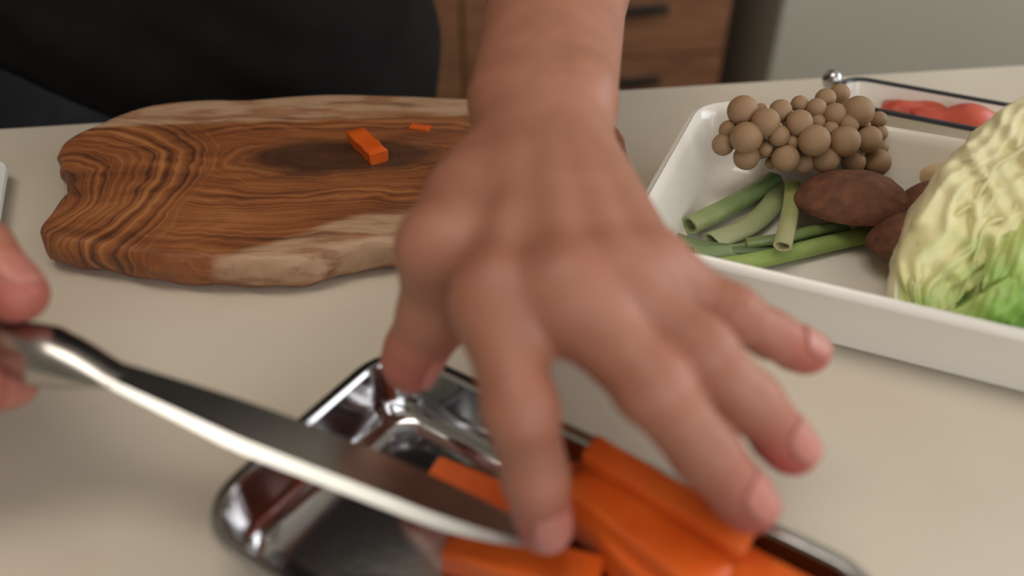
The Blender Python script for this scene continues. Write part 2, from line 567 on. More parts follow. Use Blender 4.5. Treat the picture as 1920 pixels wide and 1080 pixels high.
wu = ur - ul
_, zt = drawer_unit(ul, ur, 'walnut drawer cupboard with black handles right of the person, behind the forearm')
drawer_unit(ul - wu, ul, 'walnut drawer cupboard mostly hidden behind the person in black')
tag(room_box('back_countertop', ul - wu - 0.01, ur + 0.01, CV - 0.015, V1, zt, zt + 0.03, M['worktop'], bevel=0.003),
    'pale countertop over the walnut drawer cupboards at the back', 'worktop')


# ------------------------------------------------------------------ lofted trays
def rrect(L, W, r, o, seg=8):
    """rounded rectangle outline, grown by o"""
    L2, W2, r = L / 2 + o, W / 2 + o, max(r + o, 0.0005)
    out = []
    for cx, cy, a0 in ((L2 - r, W2 - r, 0), (-L2 + r, W2 - r, 90), (-L2 + r, -W2 + r, 180), (L2 - r, -W2 + r, 270)):
        for i in range(seg + 1):
            a = math.radians(a0 + 90 * i / seg)
            out.append((cx + r * math.cos(a), cy + r * math.sin(a)))
    return out


def loft(name, rings, mat, parent=None, cap0=True, cap1=True, close=False, smooth=True):
    n = len(rings[0])
    vs = [v for r in rings for v in r]
    fs = []
    m = len(rings)
    for i in range(m if close else m - 1):
        a, c = i * n, ((i + 1) % m) * n
        for j in range(n):
            k = (j + 1) % n
            fs.append((a + j, a + k, c + k, c + j))
    if not close:
        if cap0: fs.append(tuple(reversed(range(n))))
        if cap1: fs.append(tuple(range((m - 1) * n, m * n)))
    bm = bmesh.new()
    bv = [bm.verts.new(v) for v in vs]
    for f in fs: bm.faces.new([bv[i] for i in f])
    o = bm_obj(name, bm, mat, parent, smooth)
    if smooth: smooth_angle(o)
    return o


def smooth_angle(o, ang=40):
    me = o.data
    bm = bmesh.new()
    bm.from_mesh(me)
    for e in bm.edges:
        if len(e.link_faces) == 2 and e.calc_face_angle(0) > math.radians(ang): e.smooth = False
    bm.to_mesh(me)
    bm.free()


def tray_rings(frame, L, W, r, prof, seg=8):
    c, ex, ey = frame
    return [[c + ex * x + ey * y + Vector((0, 0, z)) for x, y in rrect(L, W, r, o, seg)] for o, z in prof]


def frame_from(corner_a, corner_b, W, flip):
    """centre and axes of a rectangle whose long edge runs a->b and which lies on the 'flip' side of it"""
    a, c = Vector((corner_a.x, corner_a.y, Z0)), Vector((corner_b.x, corner_b.y, Z0))
    ex = (c - a).normalized()
    ey = Vector((-ex.y, ex.x, 0)) * flip
    return ((a + c) / 2 + ey * (W / 2), ex, ey), (c - a).length


# stainless tray in front
HV = 0.030
va = pz(735, 634, HV)
vb = va + Vector((math.cos(math.radians(-33.5)), math.sin(math.radians(-33.5)), 0)) * 0.204
VW = 0.106
vfr, VL = frame_from(va, vb, VW, -1)
vat = empty('steel_tray', vfr[0])
tag(vat, 'small shiny stainless steel tray holding the cut carrots', 'tray')
loft('basin', tray_rings(vfr, VL, VW, 0.022, [(-0.020, 0.0012), (-0.0125, 0.0015), (-0.008, 0.004), (-0.0045, 0.012), (-0.002, HV - 0.002),
                                              (-0.0028, HV - 0.002), (-0.0053, 0.012), (-0.0088, 0.0048), (-0.013, 0.0024), (-0.020, 0.002)]),
     M['steel'], vat)
rim_prof = [(-0.0025 + 0.0028 * math.cos(a), HV - 0.0012 + 0.0020 * math.sin(a)) for a in [i * math.pi / 4 for i in range(8)]]
loft('rolled_rim', tray_rings(vfr, VL, VW, 0.022, rim_prof), M['steel'], vat, close=True)

# white tray on the right
HT = 0.042
ta = pz(1165, 446, HT)
tb0 = pz(1920, 622, HT)
tdir = (tb0 - ta).normalized()
far = pz(1330, 178, HT)
TW = abs((far - ta).dot(Vector((-tdir.y, tdir.x, 0))))
TL = 0.27
tfr, TL = frame_from(ta, ta + tdir * TL, TW, 1)
wt = empty('white_tray', tfr[0])
tag(wt, 'deep glossy white tray holding mushrooms, green onion and cabbage', 'tray')
loft('basin', tray_rings(tfr, TL, TW, 0.030, [(-0.026, 0.002), (-0.016, 0.001), (-0.011, 0.004), (-0.002, HT - 0.004), (0.0, HT - 0.001),
                                              (-0.0015, HT), (-0.004, HT - 0.0015), (-0.0065, HT - 0.006), (-0.016, 0.010), (-0.020, 0.0055),
                                              (-0.026, 0.004)]), M['white_gloss'], wt)
lip = [(0.0 + 0.0022 * math.cos(a), HT - 0.003 + 0.0022 * math.sin(a)) for a in [i * math.pi / 4 for i in range(8)]]
loft('lip', tray_rings(tfr, TL, TW, 0.030, lip), M['white_gloss'], wt, close=True)
TF = 0.0045    # floor of the white tray

# shallow tray with meat, behind it
HM = 0.020
ma_, mb_ = pz(1560, 192, HM), pz(1840, 246, HM)
mdir = (mb_ - ma_).normalized()
mfar = pz(1565, 138, HM)
MW = abs((mfar - ma_).dot(Vector((-mdir.y, mdir.x, 0))))
mfr, ML = frame_from(ma_, ma_ + mdir * 0.20, MW, 1)
mtray = empty('meat_tray', mfr[0])
tag(mtray, 'shallow white tray with dark navy rim holding red meat', 'tray')
loft('basin', tray_rings(mfr, ML, MW, 0.018, [(-0.014, 0.001), (-0.008, 0.002), (-0.002, HM - 0.001), (-0.003, HM), (-0.0085, 0.0035), (-0.014, 0.003)]),
     M['white_gloss'], mtray)
loft('rim', tray_rings(mfr, ML, MW, 0.018, [(-0.001 + 0.0024 * math.cos(a), HM + 0.0016 * math.sin(a)) for a in [i * math.pi / 4 for i in range(8)]]),
     M['navy'], mtray, close=True)
highlight_c = pz(1560, 150, HM)
cl = empty('rim_highlight_point', highlight_c)
attach(cl, mtray)
bm = bmesh.new()
bmesh.ops.create_uvsphere(bm, u_segments=16, v_segments=10, radius=0.0065)
for v in bm.verts: v.co = Vector((v.co.x, v.co.y * 1.1, v.co.z * 1.15)) + highlight_c
bpy.data.objects.remove(cl)
bm_obj('rim_highlight', bm, M['steel'], mtray, smooth=True)  # steel ball added to give the tray corner its bright highlight

# bright spot of glare at the left edge, built as a white dish
da, db = pz(16, 306, 0.012), pz(-6, 440, 0.012)
dfr, DL = frame_from(da, db, 0.13, -1)
dish = empty('glare_dish', dfr[0])
tag(dish, 'white rounded dish shape standing for a bright spot of glare left of the board', 'dish')
loft('plate', tray_rings(dfr, DL + 0.02, 0.13, 0.016, [(-0.014, 0.0005), (-0.010, 0.001), (-0.002, 0.008), (0, 0.0105), (-0.001, 0.012), (-0.014, 0.0105),
                                                (-0.020, 0.006), (-0.026, 0.005)]), M['glare_dish'], dish)
loft('foot', tray_rings(dfr, DL, 0.11, 0.012, [(-0.012, 0.0), (-0.008, 0.0), (-0.008, 0.002), (-0.012, 0.002)]), M['glare_dish'], dish, close=True)

# ------------------------------------------------------------------ chopping board
BT = 0.022
top_px = [(75, 429), (96, 396), (118, 366), (131, 350), (124, 326), (114, 306), (110, 286), (118, 268), (140, 251), (170, 238), (215, 218), (265, 201),
          (330, 190), (400, 186), (470, 186), (550, 179), (640, 176), (760, 179), (880, 184), (1000, 192), (1100, 208), (1152, 232), (1170, 268),
          (1174, 310), (1150, 350), (1080, 382), (980, 405), (870, 428), (769, 443), (690, 452), (630, 464), (560, 482), (480, 484), (400, 482),
          (310, 478), (235, 466), (160, 453), (105, 446)]
outl = catmull([pz(x, y, BT) for x, y in top_px], 5, closed=True)
n = len(outl)
cen = sum(outl, Vector()) / n
nrm = []
for i in range(n):
    t_ = outl[(i + 2) % n] - outl[i - 2]
    nn = Vector((t_.y, -t_.x, 0)).normalized()
    nrm.append(nn)
if sum(nrm[i].dot(outl[i] - cen) for i in range(n)) < 0: nrm = [-q for q in nrm]
rings = []
for z, o in ((0.0, -0.007), (0.002, -0.003), (0.007, 0.001), (0.013, 0.002), (0.018, 0.0015), (0.0208, 0.0), (BT, -0.002), (BT, -0.006)):
    rings.append([Vector((p.x, p.y, Z0 + z)) + nrm[i] * (o + 0.0009 * math.sin(i * 0.9 + z * 300) * (1 if 0.001 < z < 0.02 else 0.2))
                  for i, p in enumerate(outl)])
bd = loft('chopping_board', rings, M['board'])
tag(bd, 'thick brown olive wood chopping board with wavy live edge', 'board')


# ------------------------------------------------------------------ carrots
def stick(name, a, c, w, h, up=(0, 0, 1), roll=0.0, taper=1.0, round_top=False, label='', group=None, seed=0):
    """a cut carrot stick from a to c (centres of its underside), w wide, h high"""
    rg = random.Random(seed)
    a, c = Vector(a), Vector(c)
    d = (c - a).normalized()
    s = d.cross(Vector(up)).normalized()
    u = s.cross(d).normalized()
    q = Quaternion(d, roll)
    s, u = q @ s, q @ u
    if round_top:
        prof = [(-w / 2, 0), (w / 2, 0), (w / 2, h * 0.35)] + [(w / 2 * math.cos(x), h * 0.35 + h * 0.65 * math.sin(x)) for x in
                                                              [math.pi * k / 8 for k in range(1, 8)]] + [(-w / 2, h * 0.35)]
    else:
        e = min(w, h) * 0.08
        prof = [(-w / 2 + e, 0), (w / 2 - e, 0), (w / 2, e), (w / 2, h - e), (w / 2 - e, h), (-w / 2 + e, h), (-w / 2, h - e), (-w / 2, e)]
    rings = []
    Lg = (c - a).length
    steps = [0, 0.02, 0.2, 0.4, 0.6, 0.8, 0.98, 1]
    for k, t in enumerate(steps):
        sc = (1 + (taper - 1) * t) * (0.94 if k in (0, len(steps) - 1) else 1)
        bow = 0.012 * Lg * math.sin(t * math.pi) * rg.uniform(-1, 1)
        jx, jy = rg.uniform(-1, 1) * 0.02 * w, 0
        rings.append([a + d * (Lg * t) + s * (x * sc + jx + bow) + u * (y * sc + jy) for x, y in prof])
    o = loft(name, rings, M['carrot'], smooth=True)
    tag(o, label, 'carrot', group)
    return o


VF = 0.0022
G = 'carrot pieces in the steel tray'
stick('carrot_stick', pz(668, 262, BT), pz(712, 306, BT), 0.0115, 0.0072, label='short orange carrot stick on the dark knot of the wooden board', seed=1)
stick('carrot_sliver', pz(770, 238, BT), pz(806, 243, BT), 0.006, 0.0012, label='thin carrot sliver on the board near the wrist', seed=2)
stick('carrot_stick', pz(818, 905, VF), pz(1000, 985, VF), 0.010, 0.012, roll=0.1,
      label='narrow carrot stick in the steel tray between knife and index finger', group=G, seed=3)
stick('carrot_stick', pz(842, 1045, VF), pz(1120, 1118, VF), 0.015, 0.013, round_top=False,
      label='carrot stick nearest the camera, in front of the knife tip', group=G, seed=4)


def vl(al, ac, z):
    return va + vfr[1] * al + vfr[2] * ac + Vector((0, 0, z - HV))


stick('carrot_stick', vl(0.090, 0.016, 0.010), vl(0.150, 0.034, 0.003), 0.016, 0.016,
      label='carrot stick right beside the index fingertip in the steel tray', group=G, seed=5)
stick('carrot_stick', vl(0.098, 0.018, 0.019), vl(0.156, 0.027, 0.014), 0.021, 0.012, roll=-0.10,
      label='widest carrot piece in the middle of the pile under the hand', group=G, seed=6)
stick('carrot_stick', vl(0.099, 0.0115, 0.033), vl(0.158, 0.0140, 0.027), 0.0095, 0.008, roll=0.2,
      label='slim carrot stick lying on top of the pile by the middle finger', group=G, seed=7)
stick('carrot_stick', vl(0.146, 0.0175, 0.006), vl(0.190, 0.024, 0.012), 0.021, 0.018,
      label='carrot piece at the right end of the steel tray beyond the middle finger', group=G, seed=8)


# ------------------------------------------------------------------ brown beech mushrooms
def lathe_mesh(name, prof, seg=20):
    vs, fs = [], []
    for r, z in prof:
        for i in range(seg):
            a = 2 * math.pi * i / seg
            vs.append((r * math.cos(a), r * math.sin(a), z))
    for k in range(len(prof) - 1):
        for i in range(seg):
            j = (i + 1) % seg
            fs.append((k * seg + i, k * seg + j, (k + 1) * seg + j, (k + 1) * seg + i))
    me = bpy.data.meshes.new(name)
    me.from_pydata(vs, [], fs)
    bm = bmesh.new()
    bm.from_mesh(me)
    bmesh.ops.remove_doubles(bm, verts=bm.verts, dist=1e-5)
    bmesh.ops.recalc_face_normals(bm, faces=bm.faces)
    bm.to_mesh(me)
    bm.free()
    me.polygons.foreach_set('use_smooth', [True] * len(me.polygons))
    return me


cap_prof = [(0.0, -0.25), (0.35, -0.30), (0.62, -0.42), (0.80, -0.52), (0.93, -0.45), (1.0, -0.25), (1.0, 0.0), (0.95, 0.25), (0.83, 0.48),
            (0.64, 0.67), (0.40, 0.79), (0.18, 0.84), (0.0, 0.85)]
cap_me = lathe_mesh('cap', cap_prof)
cap_me.materials.append(M['shimeji'])
cz = [(545, 190, 72), (668, 252, 68), (748, 192, 54), (850, 255, 62), (850, 155, 40), (940, 178, 48), (990, 125, 48), (1065, 100, 48), (1040, 210, 54),
      (1165, 195, 74), (950, 248, 34), (1018, 288, 38), (1110, 266, 50), (1272, 240, 40), (1284, 312, 36), (470, 295, 46), (440, 372, 52), (565, 335, 74),
      (740, 325, 50), (668, 395, 37), (565, 440, 60), (775, 445, 64), (815, 355, 38), (930, 350, 74), (1095, 355, 72), (1222, 345, 64), (875, 475, 48),
      (990, 455, 62), (1140, 470, 57), (1262, 470, 67), (1285, 390, 36), (640, 190, 34), (700, 470, 30), (1190, 270, 36)]
shm = empty('mushroom_cluster', pz(1505, 330, TF))
tag(shm, 'cluster of small round brown beech mushrooms in the white tray', 'mushrooms')
sroot = pt(1500, 318, 0.505)
sroot.z = Z0 + TF + 0.016
front = FW * -1
for i, (zx, zy, r) in enumerate(cz):
    px, py = zx * 0.3518 + 1200, zy * 0.3518 + 140
    dx, dy = (px - 1505) / 165, (py - 250) / 80
    t = 0.430 + 0.016 * min(1.6, dx * dx + dy * dy) - 0.005 * (r - 50) / 25 + 0.010 * (dy < -0.9)
    p = pt(px, py, t)
    rad = r * 0.3518 / FPX * t * 1.14
    ax = ((p - sroot).normalized() * 0.75 + Vector((dx * 0.35, -0.35, 0.45 - dy * 0.25))).normalized()
    q = ax.to_track_quat('Z', 'Y')
    st_a = p - ax * rad * 0.2
    mid = (st_a + sroot) / 2 + Vector((dx * 0.006, 0, -0.003))
    path = catmull([st_a, mid, sroot + Vector((dx * 0.014, 0.002 * (i % 3), -dy * 0.006))], 5)
    rr = [rad * 0.36 + (0.0032 - rad * 0.36) * k / (len(path) - 1) for k in range(len(path))]
    vs, fs, sg = [], [], 8
    for k, c_ in enumerate(path):
        d_ = (path[min(k + 1, len(path) - 1)] - path[max(k - 1, 0)]).normalized()
        e1 = d_.orthogonal().normalized()
        e2 = d_.cross(e1)
        for j in range(sg):
            a = 2 * math.pi * j / sg
            vs.append(c_ + (e1 * math.cos(a) + e2 * math.sin(a)) * rr[k])
    for k in range(len(path) - 1):
        for j in range(sg):
            fs.append((k * sg + j, k * sg + (j + 1) % sg, (k + 1) * sg + (j + 1) % sg, (k + 1) * sg + j))
    fs.append(tuple(range(sg))[::-1])
    mesh_obj('stem', vs, fs, M['stem'], shm)
    o = bpy.data.objects.new('cap', cap_me)
    COL.objects.link(o)
    o.matrix_basis = Matrix.LocRotScale(p, q, Vector((rad, rad, rad * random.uniform(0.92, 1.12))))
    attach(o, shm)
bm = bmesh.new()
bmesh.ops.create_uvsphere(bm, u_segments=20, v_segments=12, radius=1)
for v in bm.verts:
    k = 1 + 0.12 * math.sin(v.co.x * 9) * math.sin(v.co.z * 7 + v.co.y * 8)
    v.co = Vector((v.co.x * 0.026 * k, v.co.y * 0.015 * k, v.co.z * 0.0155)) + sroot
bm_obj('root_base', bm, M['stem'], shm, smooth=True)


# ------------------------------------------------------------------ shiitake
def shiitake(cx, cy, z, rad, hgt, label, tilt=(0, 0), seed=0):
    rg = random.Random(seed)
    c = pz(cx, cy, z)
    t = empty('shiitake_mushroom', Vector((c.x, c.y, Z0 + TF)))
    tag(t, label, 'mushroom', 'shiitake mushrooms in the white tray')
    ph = [rg.uniform(0, 6.28) for _ in range(4)]
    prof = [(0.0, 0.86), (0.3, 0.84), (0.55, 0.74), (0.75, 0.55), (0.90, 0.28), (0.98, 0.04), (1.0, -0.1), (0.96, -0.24), (0.88, -0.26), (0.80, -0.12)]
    sg = 40
    R = Matrix.Rotation(tilt[0], 3, 'X') @ Matrix.Rotation(tilt[1], 3, 'Y')

    def shape(prof_):
        rings = []
        for r, zz in prof_:
            ring = []
            for i in range(sg):
                a = 2 * math.pi * i / sg
                w = 1 + 0.04 * math.sin(2 * a + ph[0]) + 0.03 * math.sin(3 * a + ph[1])
                zb = 0.05 * math.sin(3 * a + ph[2]) * r * r
                ring.append(c + R @ Vector((r * w * rad * math.cos(a), r * w * rad * math.sin(a), (zz + zb) * hgt)))
            rings.append(ring)
        return rings
    loft('cap', shape([(max(r, 0.02), z_) for r, z_ in prof]), M['shiitake'], t, cap1=False)
    loft('gills', shape([(0.80, -0.12), (0.6, -0.02), (0.35, 0.02), (0.12, 0.02)]), M['gill'], t, cap0=False)
    loft('stem', [[c + R @ Vector((rr * math.cos(a), rr * math.sin(a), zz)) for a in [2 * math.pi * i / 12 for i in range(12)]]
                  for rr, zz in ((rad * 0.2, 0.02 * hgt), (rad * 0.19, -0.4 * hgt), (rad * 0.22, -(c.z - Z0 - TF) * 0.9))], M['gill'], t)
    return t


shiitake(1601, 382, 0.020, 0.0305, 0.0205, 'big dark brown shiitake lying in front of the mushroom cluster', (-0.33, 0.06), 1)
shiitake(1764, 398, 0.020, 0.023, 0.017, 'dark brown shiitake peeking out behind the cabbage', (0.1, -0.1), 2)
shiitake(1712, 462, 0.018, 0.0225, 0.018, 'dark brown shiitake tucked low against the left foot of the cabbage', (-0.15, 0.2), 3)

# garlic clove
gc = pz(1742, 330, 0.014)
gt = empty('garlic_clove', Vector((gc.x, gc.y, Z0 + TF)))
tag(gt, 'pale tan papery garlic clove lying behind the shiitake', 'garlic')
rings = []
ax, bx = pz(1815, 342, 0.0165), pz(1694, 326, 0.0165)
for k in range(13):
    s = k / 12
    c = ax.lerp(bx, s) + Vector((0, 0, 0.004 * math.sin(s * math.pi)))
    r = 0.0130 * math.sin(math.pi * min(1, s * 0.86 + 0.10)) ** 0.55 * (1 if s < 0.85 else (1 - s) / 0.15 * 0.85 + 0.15)
    r = max(r, 0.0012)
    rings.append([c + Vector((0.1 * r * math.cos(a), r * math.cos(a), r * 0.85 * math.sin(a))) * (1 + 0.05 * math.cos(5 * a)) for a in
                  [2 * math.pi * i / 18 for i in range(18)]])
loft('clove', rings, M['garlic'], gt)
tipv = bx
loft('skin_tip', [[tipv + Vector((-0.004 * q, 0, 0.006 * q)) + Vector((0, math.cos(a), math.sin(a))) * (0.0016 * (1 - 0.7 * q)) for a in
                   [2 * math.pi * i / 8 for i in range(8)]] for q in (0, 0.5, 1.0)], M['garlic'], gt)


# ------------------------------------------------------------------ green onion leaves
def onion(name, pts, w0, w1, flat, ca, cb, label, seed=0):
    path = catmull([pz(*p) for p in pts], 7)
    m = leaf_mat('onion_skin', ca, tuple((x + y) / 2 for x, y in zip(ca, cb)), cb, path[0], path[-1], rough=0.36, vein=260)
    sg = 14
    rings = []
    nn = len(path)

    def ring(k, f, off=0.0):
        d = (path[min(k + 1, nn - 1)] - path[max(k - 1, 0)]).normalized()
        s = d.cross(Vector((0, 0, 1))).normalized()
        u = s.cross(d)
        t = k / (nn - 1)
        w = (w0 + (w1 - w0) * t) * f
        return [path[k] + d * off + s * (w * math.cos(a)) + u * (w * flat * math.sin(a) * (1 + 0.12 * math.cos(3 * a + t * 4))) for a in
                [2 * math.pi * i / sg for i in range(sg)]]
    rings.append(ring(0, 0.55, 0.005))
    rings.append(ring(0, 0.72, 0.0003))
    for k in range(nn): rings.append(ring(k, 1.0))
    rings.append(ring(nn - 1, 0.72, -0.0003))
    rings.append(ring(nn - 1, 0.55, -0.005))
    o = loft(name, rings, m)
    tag(o, label, 'green onion', 'cut green onion in the white tray')
    return o


onion('green_onion', [(1292, 424, 0.012), (1345, 398, 0.011), (1400, 368, 0.011), (1452, 338, 0.012)], 0.0058, 0.0062, 0.85,
      lin(150, 160, 110), lin(92, 120, 66), 'thick green onion piece with its cut end left, running up under the mushrooms')
onion('green_onion', [(1335, 452, 0.009), (1400, 425, 0.009), (1440, 392, 0.010), (1468, 348, 0.012)], 0.0072, 0.0058, 0.42,
      lin(170, 176, 138), lin(150, 165, 112), 'flat pale green onion leaf lying just below the thick cut piece')
onion('green_onion', [(1486, 345, 0.018), (1483, 385, 0.018), (1476, 425, 0.021), (1467, 462, 0.021)], 0.0042, 0.0046, 0.6,
      lin(150, 158, 90), lin(172, 172, 128), 'yellowish green onion leaf hanging straight down over the others')
onion('green_onion', [(1250, 440, 0.010), (1310, 458, 0.010), (1390, 468, 0.011), (1462, 466, 0.012), (1500, 450, 0.012)], 0.0048, 0.003, 0.4,
      lin(120, 138, 96), lin(74, 92, 56), 'dark thin green onion leaf running from the hand to the bend')
onion('green_onion', [(1640, 438, 0.0095), (1570, 452, 0.0095), (1490, 472, 0.0095), (1410, 490, 0.010), (1350, 499, 0.012)], 0.0054, 0.0046, 0.8,
      lin(124, 142, 82), lin(158, 182, 100), 'bright green onion stalk nearest the tray front, lying crosswise')
onion('green_onion', [(1600, 424, 0.0085), (1540, 436, 0.0085), (1460, 456, 0.0085), (1380, 474, 0.0085), (1300, 478, 0.0085)], 0.0046, 0.0052, 0.8,
      lin(112, 134, 76), lin(134, 154, 108), 'mid green onion stalk between the dark leaf and the front stalk')
onion('green_onion', [(1560, 425, 0.013), (1515, 434, 0.0145), (1460, 448, 0.016), (1400, 456, 0.013)], 0.0034, 0.0034, 0.7,
      lin(104, 124, 70), lin(116, 136, 82), 'short green onion leaf just below the big shiitake')


# ------------------------------------------------------------------ meat
def meat(px, py, a, b_, ang, z, label, seed):
    c = pz(px, py, z)
    rg = random.Random(seed)
    ph = [rg.uniform(0, 6.28) for _ in range(6)]
    rings_t, sg = [], 36
    ex = EU * math.cos(ang) + EV * math.sin(ang)
    ey = -EU * math.sin(ang) + EV * math.cos(ang)
    for side in (0, 1):
        rs = (0.05, 0.3, 0.6, 0.85, 1.0)
        for r in (rs if side == 0 else rs[::-1]):
            ring = []
            for i in range(sg):
                th = 2 * math.pi * i / sg
                w = 1 + 0.10 * math.sin(3 * th + ph[0]) + 0.07 * math.sin(5 * th + ph[1])
                x, y = a * r * w * math.cos(th), b_ * r * w * math.sin(th)
                zz = 0.0022 * math.sin(x * 160 + ph[2]) + 0.0016 * math.sin(y * 210 + ph[3])
                hh = 0.0045 * (1 - r ** 4) + 0.0006 if side == 0 else -0.0014
                ring.append(c + ex * x + ey * y + Vector((0, 0, zz + hh)))
            rings_t.append(ring)
    o = loft('meat_slice', rings_t, M['meat'])
    tag(o, label, 'meat', 'red meat slices in the navy rimmed tray')


meat(1722, 203, 0.026, 0.019, 0.2, 0.0095, 'red meat slice at the left end of the navy rimmed tray', 1)
meat(1800, 224, 0.028, 0.017, -0.2, 0.0135, 'red meat slice in the middle of the navy rimmed tray', 2)
meat(1895, 232, 0.030, 0.019, 0.1, 0.0095, 'red meat slice partly hidden behind the cabbage top', 3)


# ------------------------------------------------------------------ implicit surfaces
def smin(a, b, k):
    h = np.clip(0.5 + 0.5 * (b - a) / k, 0, 1)
    return b + (a - b) * h - k * h * (1 - h)


class Field:
    BIG = 0.06

    def __init__(self, xs, ys, zs):
        self.ax = [np.asarray(a, dtype=np.float32) for a in (xs, ys, zs)]
        self.D = np.full([len(a) for a in self.ax], self.BIG, dtype=np.float32)

    def box(self, pts, r):
        pts = np.array([tuple(p) for p in pts])
        lo, hi = pts.min(0) - r, pts.max(0) + r
        return tuple(slice(int(np.searchsorted(a, l)), int(np.searchsorted(a, h))) for a, l, h in zip(self.ax, lo, hi))

    def grid(self, sl):
        return (self.ax[0][sl[0]][:, None, None], self.ax[1][sl[1]][None, :, None], self.ax[2][sl[2]][None, None, :])

    def cone(self, sl, a, b, ra, rb, n=None, sq=1.0):
        X, Y, Z = self.grid(sl)
        a, b = np.array(tuple(a)), np.array(tuple(b))
        ba = b - a
        L2 = max(float(ba @ ba), 1e-9)
        px, py, pz_ = X - np.float32(a[0]), Y - np.float32(a[1]), Z - np.float32(a[2])
        h = np.clip((px * ba[0] + py * ba[1] + pz_ * ba[2]) / L2, 0, 1).astype(np.float32)
        qx, qy, qz = px - h * np.float32(ba[0]), py - h * np.float32(ba[1]), pz_ - h * np.float32(ba[2])
        l2 = qx * qx + qy * qy + qz * qz
        if n is not None:
            n = np.array(tuple(n)); n = n / np.linalg.norm(n)
            qn = qx * np.float32(n[0]) + qy * np.float32(n[1]) + qz * np.float32(n[2])
            l2 = l2 + (sq * sq - 1) * qn * qn
        return np.sqrt(l2) - (ra + (rb - ra) * h).astype(np.float32)

    def add(self, a, b, ra, rb, k, n=None, sq=1.0, margin=0.03):
        sl = self.box([a, b], max(ra, rb) + margin)
        if any(s.start >= s.stop for s in sl): return
        d = self.cone(sl, a, b, ra, rb, n, sq)
        self.D[sl] = smin(self.D[sl], d, k)

    def cut(self, a, b, r, k):
        sl = self.box([a, b], r + 0.02)
        d = self.cone(sl, a, b, r, r)
        self.D[sl] = -smin(-self.D[sl], d, k)

    def mesh(self):
        D = self.D
        xs, ys, zs = self.ax
        nx, ny, nz = D.shape
        S = D < 0
        cells, poss, quads, flips = [], [], [], []
        for axis in range(3):
            s0 = [slice(None)] * 3; s1 = [slice(None)] * 3
            s0[axis] = slice(0, -1); s1[axis] = slice(1, None)
            ch = S[tuple(s0)] != S[tuple(s1)]
            I = np.argwhere(ch)
            o1, o2 = [a for a in range(3) if a != axis]
            ok = (I[:, o1] > 0) & (I[:, o2] > 0) & (I[:, o1] < D.shape[o1] - 1) & (I[:, o2] < D.shape[o2] - 1)
            I = I[ok]
            J = I.copy(); J[:, axis] += 1
            d0 = D[I[:, 0], I[:, 1], I[:, 2]]; d1 = D[J[:, 0], J[:, 1], J[:, 2]]
            t = d0 / (d0 - d1)
            P = np.stack([xs[I[:, 0]], ys[I[:, 1]], zs[I[:, 2]]], 1).astype(np.float64)
            A = self.ax[axis]
            P[:, axis] = A[I[:, axis]] + t * (A[J[:, axis]] - A[I[:, axis]])
            cid = []
            for da, dc in ((-1, -1), (0, -1), (0, 0), (-1, 0)):
                C = I.copy(); C[:, o1] += da; C[:, o2] += dc
                cc = (C[:, 0].astype(np.int64) * ny + C[:, 1]) * nz + C[:, 2]
                cid.append(cc); cells.append(cc); poss.append(P)
            q = np.stack(cid, 1)
            fl = (d0 > 0)
            if axis == 1: fl = ~fl
            q[fl] = q[fl][:, ::-1]
            quads.append(q)
        cells = np.concatenate(cells); poss = np.concatenate(poss); quads = np.concatenate(quads)
        uq, inv = np.unique(cells, return_inverse=True)
        cnt = np.bincount(inv)
        V = np.stack([np.bincount(inv, poss[:, i]) / cnt for i in range(3)], 1)
        F = np.searchsorted(uq, quads)
        return V, F


def field_obj(name, fld, mat, parent=None, relax=0):
    V, F = fld.mesh() if isinstance(fld, Field) else fld
    for _ in range(relax):
        e = np.concatenate([F[:, [0, 1]], F[:, [1, 2]], F[:, [2, 3]], F[:, [3, 0]]])
        c = np.bincount(e[:, 0], minlength=len(V))
        nb = np.stack([np.bincount(e[:, 0], V[e[:, 1], i], minlength=len(V)) for i in range(3)], 1) / np.maximum(c, 1)[:, None]
        V = V * 0.5 + nb * 0.5
    me = bpy.data.meshes.new(name)
    me.vertices.add(len(V)); me.loops.add(F.size); me.polygons.add(len(F))
    me.vertices.foreach_set('co', V.astype(np.float32).ravel())
    me.loops.foreach_set('vertex_index', F.astype(np.int32).ravel())
    me.polygons.foreach_set('loop_start', np.arange(0, F.size, 4, dtype=np.int32))
    me.update(calc_edges=True)
    me.validate()
    return link_mesh(name, me, mat, parent), V


def axis_steps(*segs):
    """joined coordinate runs (start, stop, step)"""
    out = []
    for a, c, s in segs:
        n_ = max(1, int(round((c - a) / s)))
        out += list(np.linspace(a, c, n_, endpoint=False))
    out.append(segs[-1][1])
    return np.array(out)


# ------------------------------------------------------------------ cabbage
cab = empty('cabbage_wedge', pz(1850, 520, TF))
tag(cab, 'large cut wedge of pale yellow and green cabbage in the white tray', 'cabbage')
edge_px = [(1672, 575), (1671, 520), (1692, 450), (1722, 388), (1762, 322), (1800, 284), (1832, 256), (1862, 226), (1905, 204), (1960, 180)]
cabC = pt(1990, 480, 0.385)
cabR = 0.080
cmid = pt(1700, 430, 0.395)
g_lo, g_hi = pt(1790, 330, 0.37), pt(1960, 575, 0.34)
M['cabbage'] = leaf_mat('cabbage_heart', lin(236, 228, 184), lin(230, 222, 164), lin(150, 196, 96), g_lo, g_hi, rough=0.42, vein=120)
M['cabbage_green'] = leaf_mat('cabbage_outer_leaf', lin(190, 204, 124), lin(150, 190, 90), lin(116, 170, 66), pt(1830, 500, 0.34), pt(1960, 590, 0.32), rough=0.4, vein=110)
M['cabbage_pale'] = leaf_mat('cabbage_pale_leaf', lin(232, 224, 196), lin(236, 228, 186), lin(230, 224, 166), pt(1672, 575, .36), pt(1860, 230, .40), rough=0.28, vein=110)


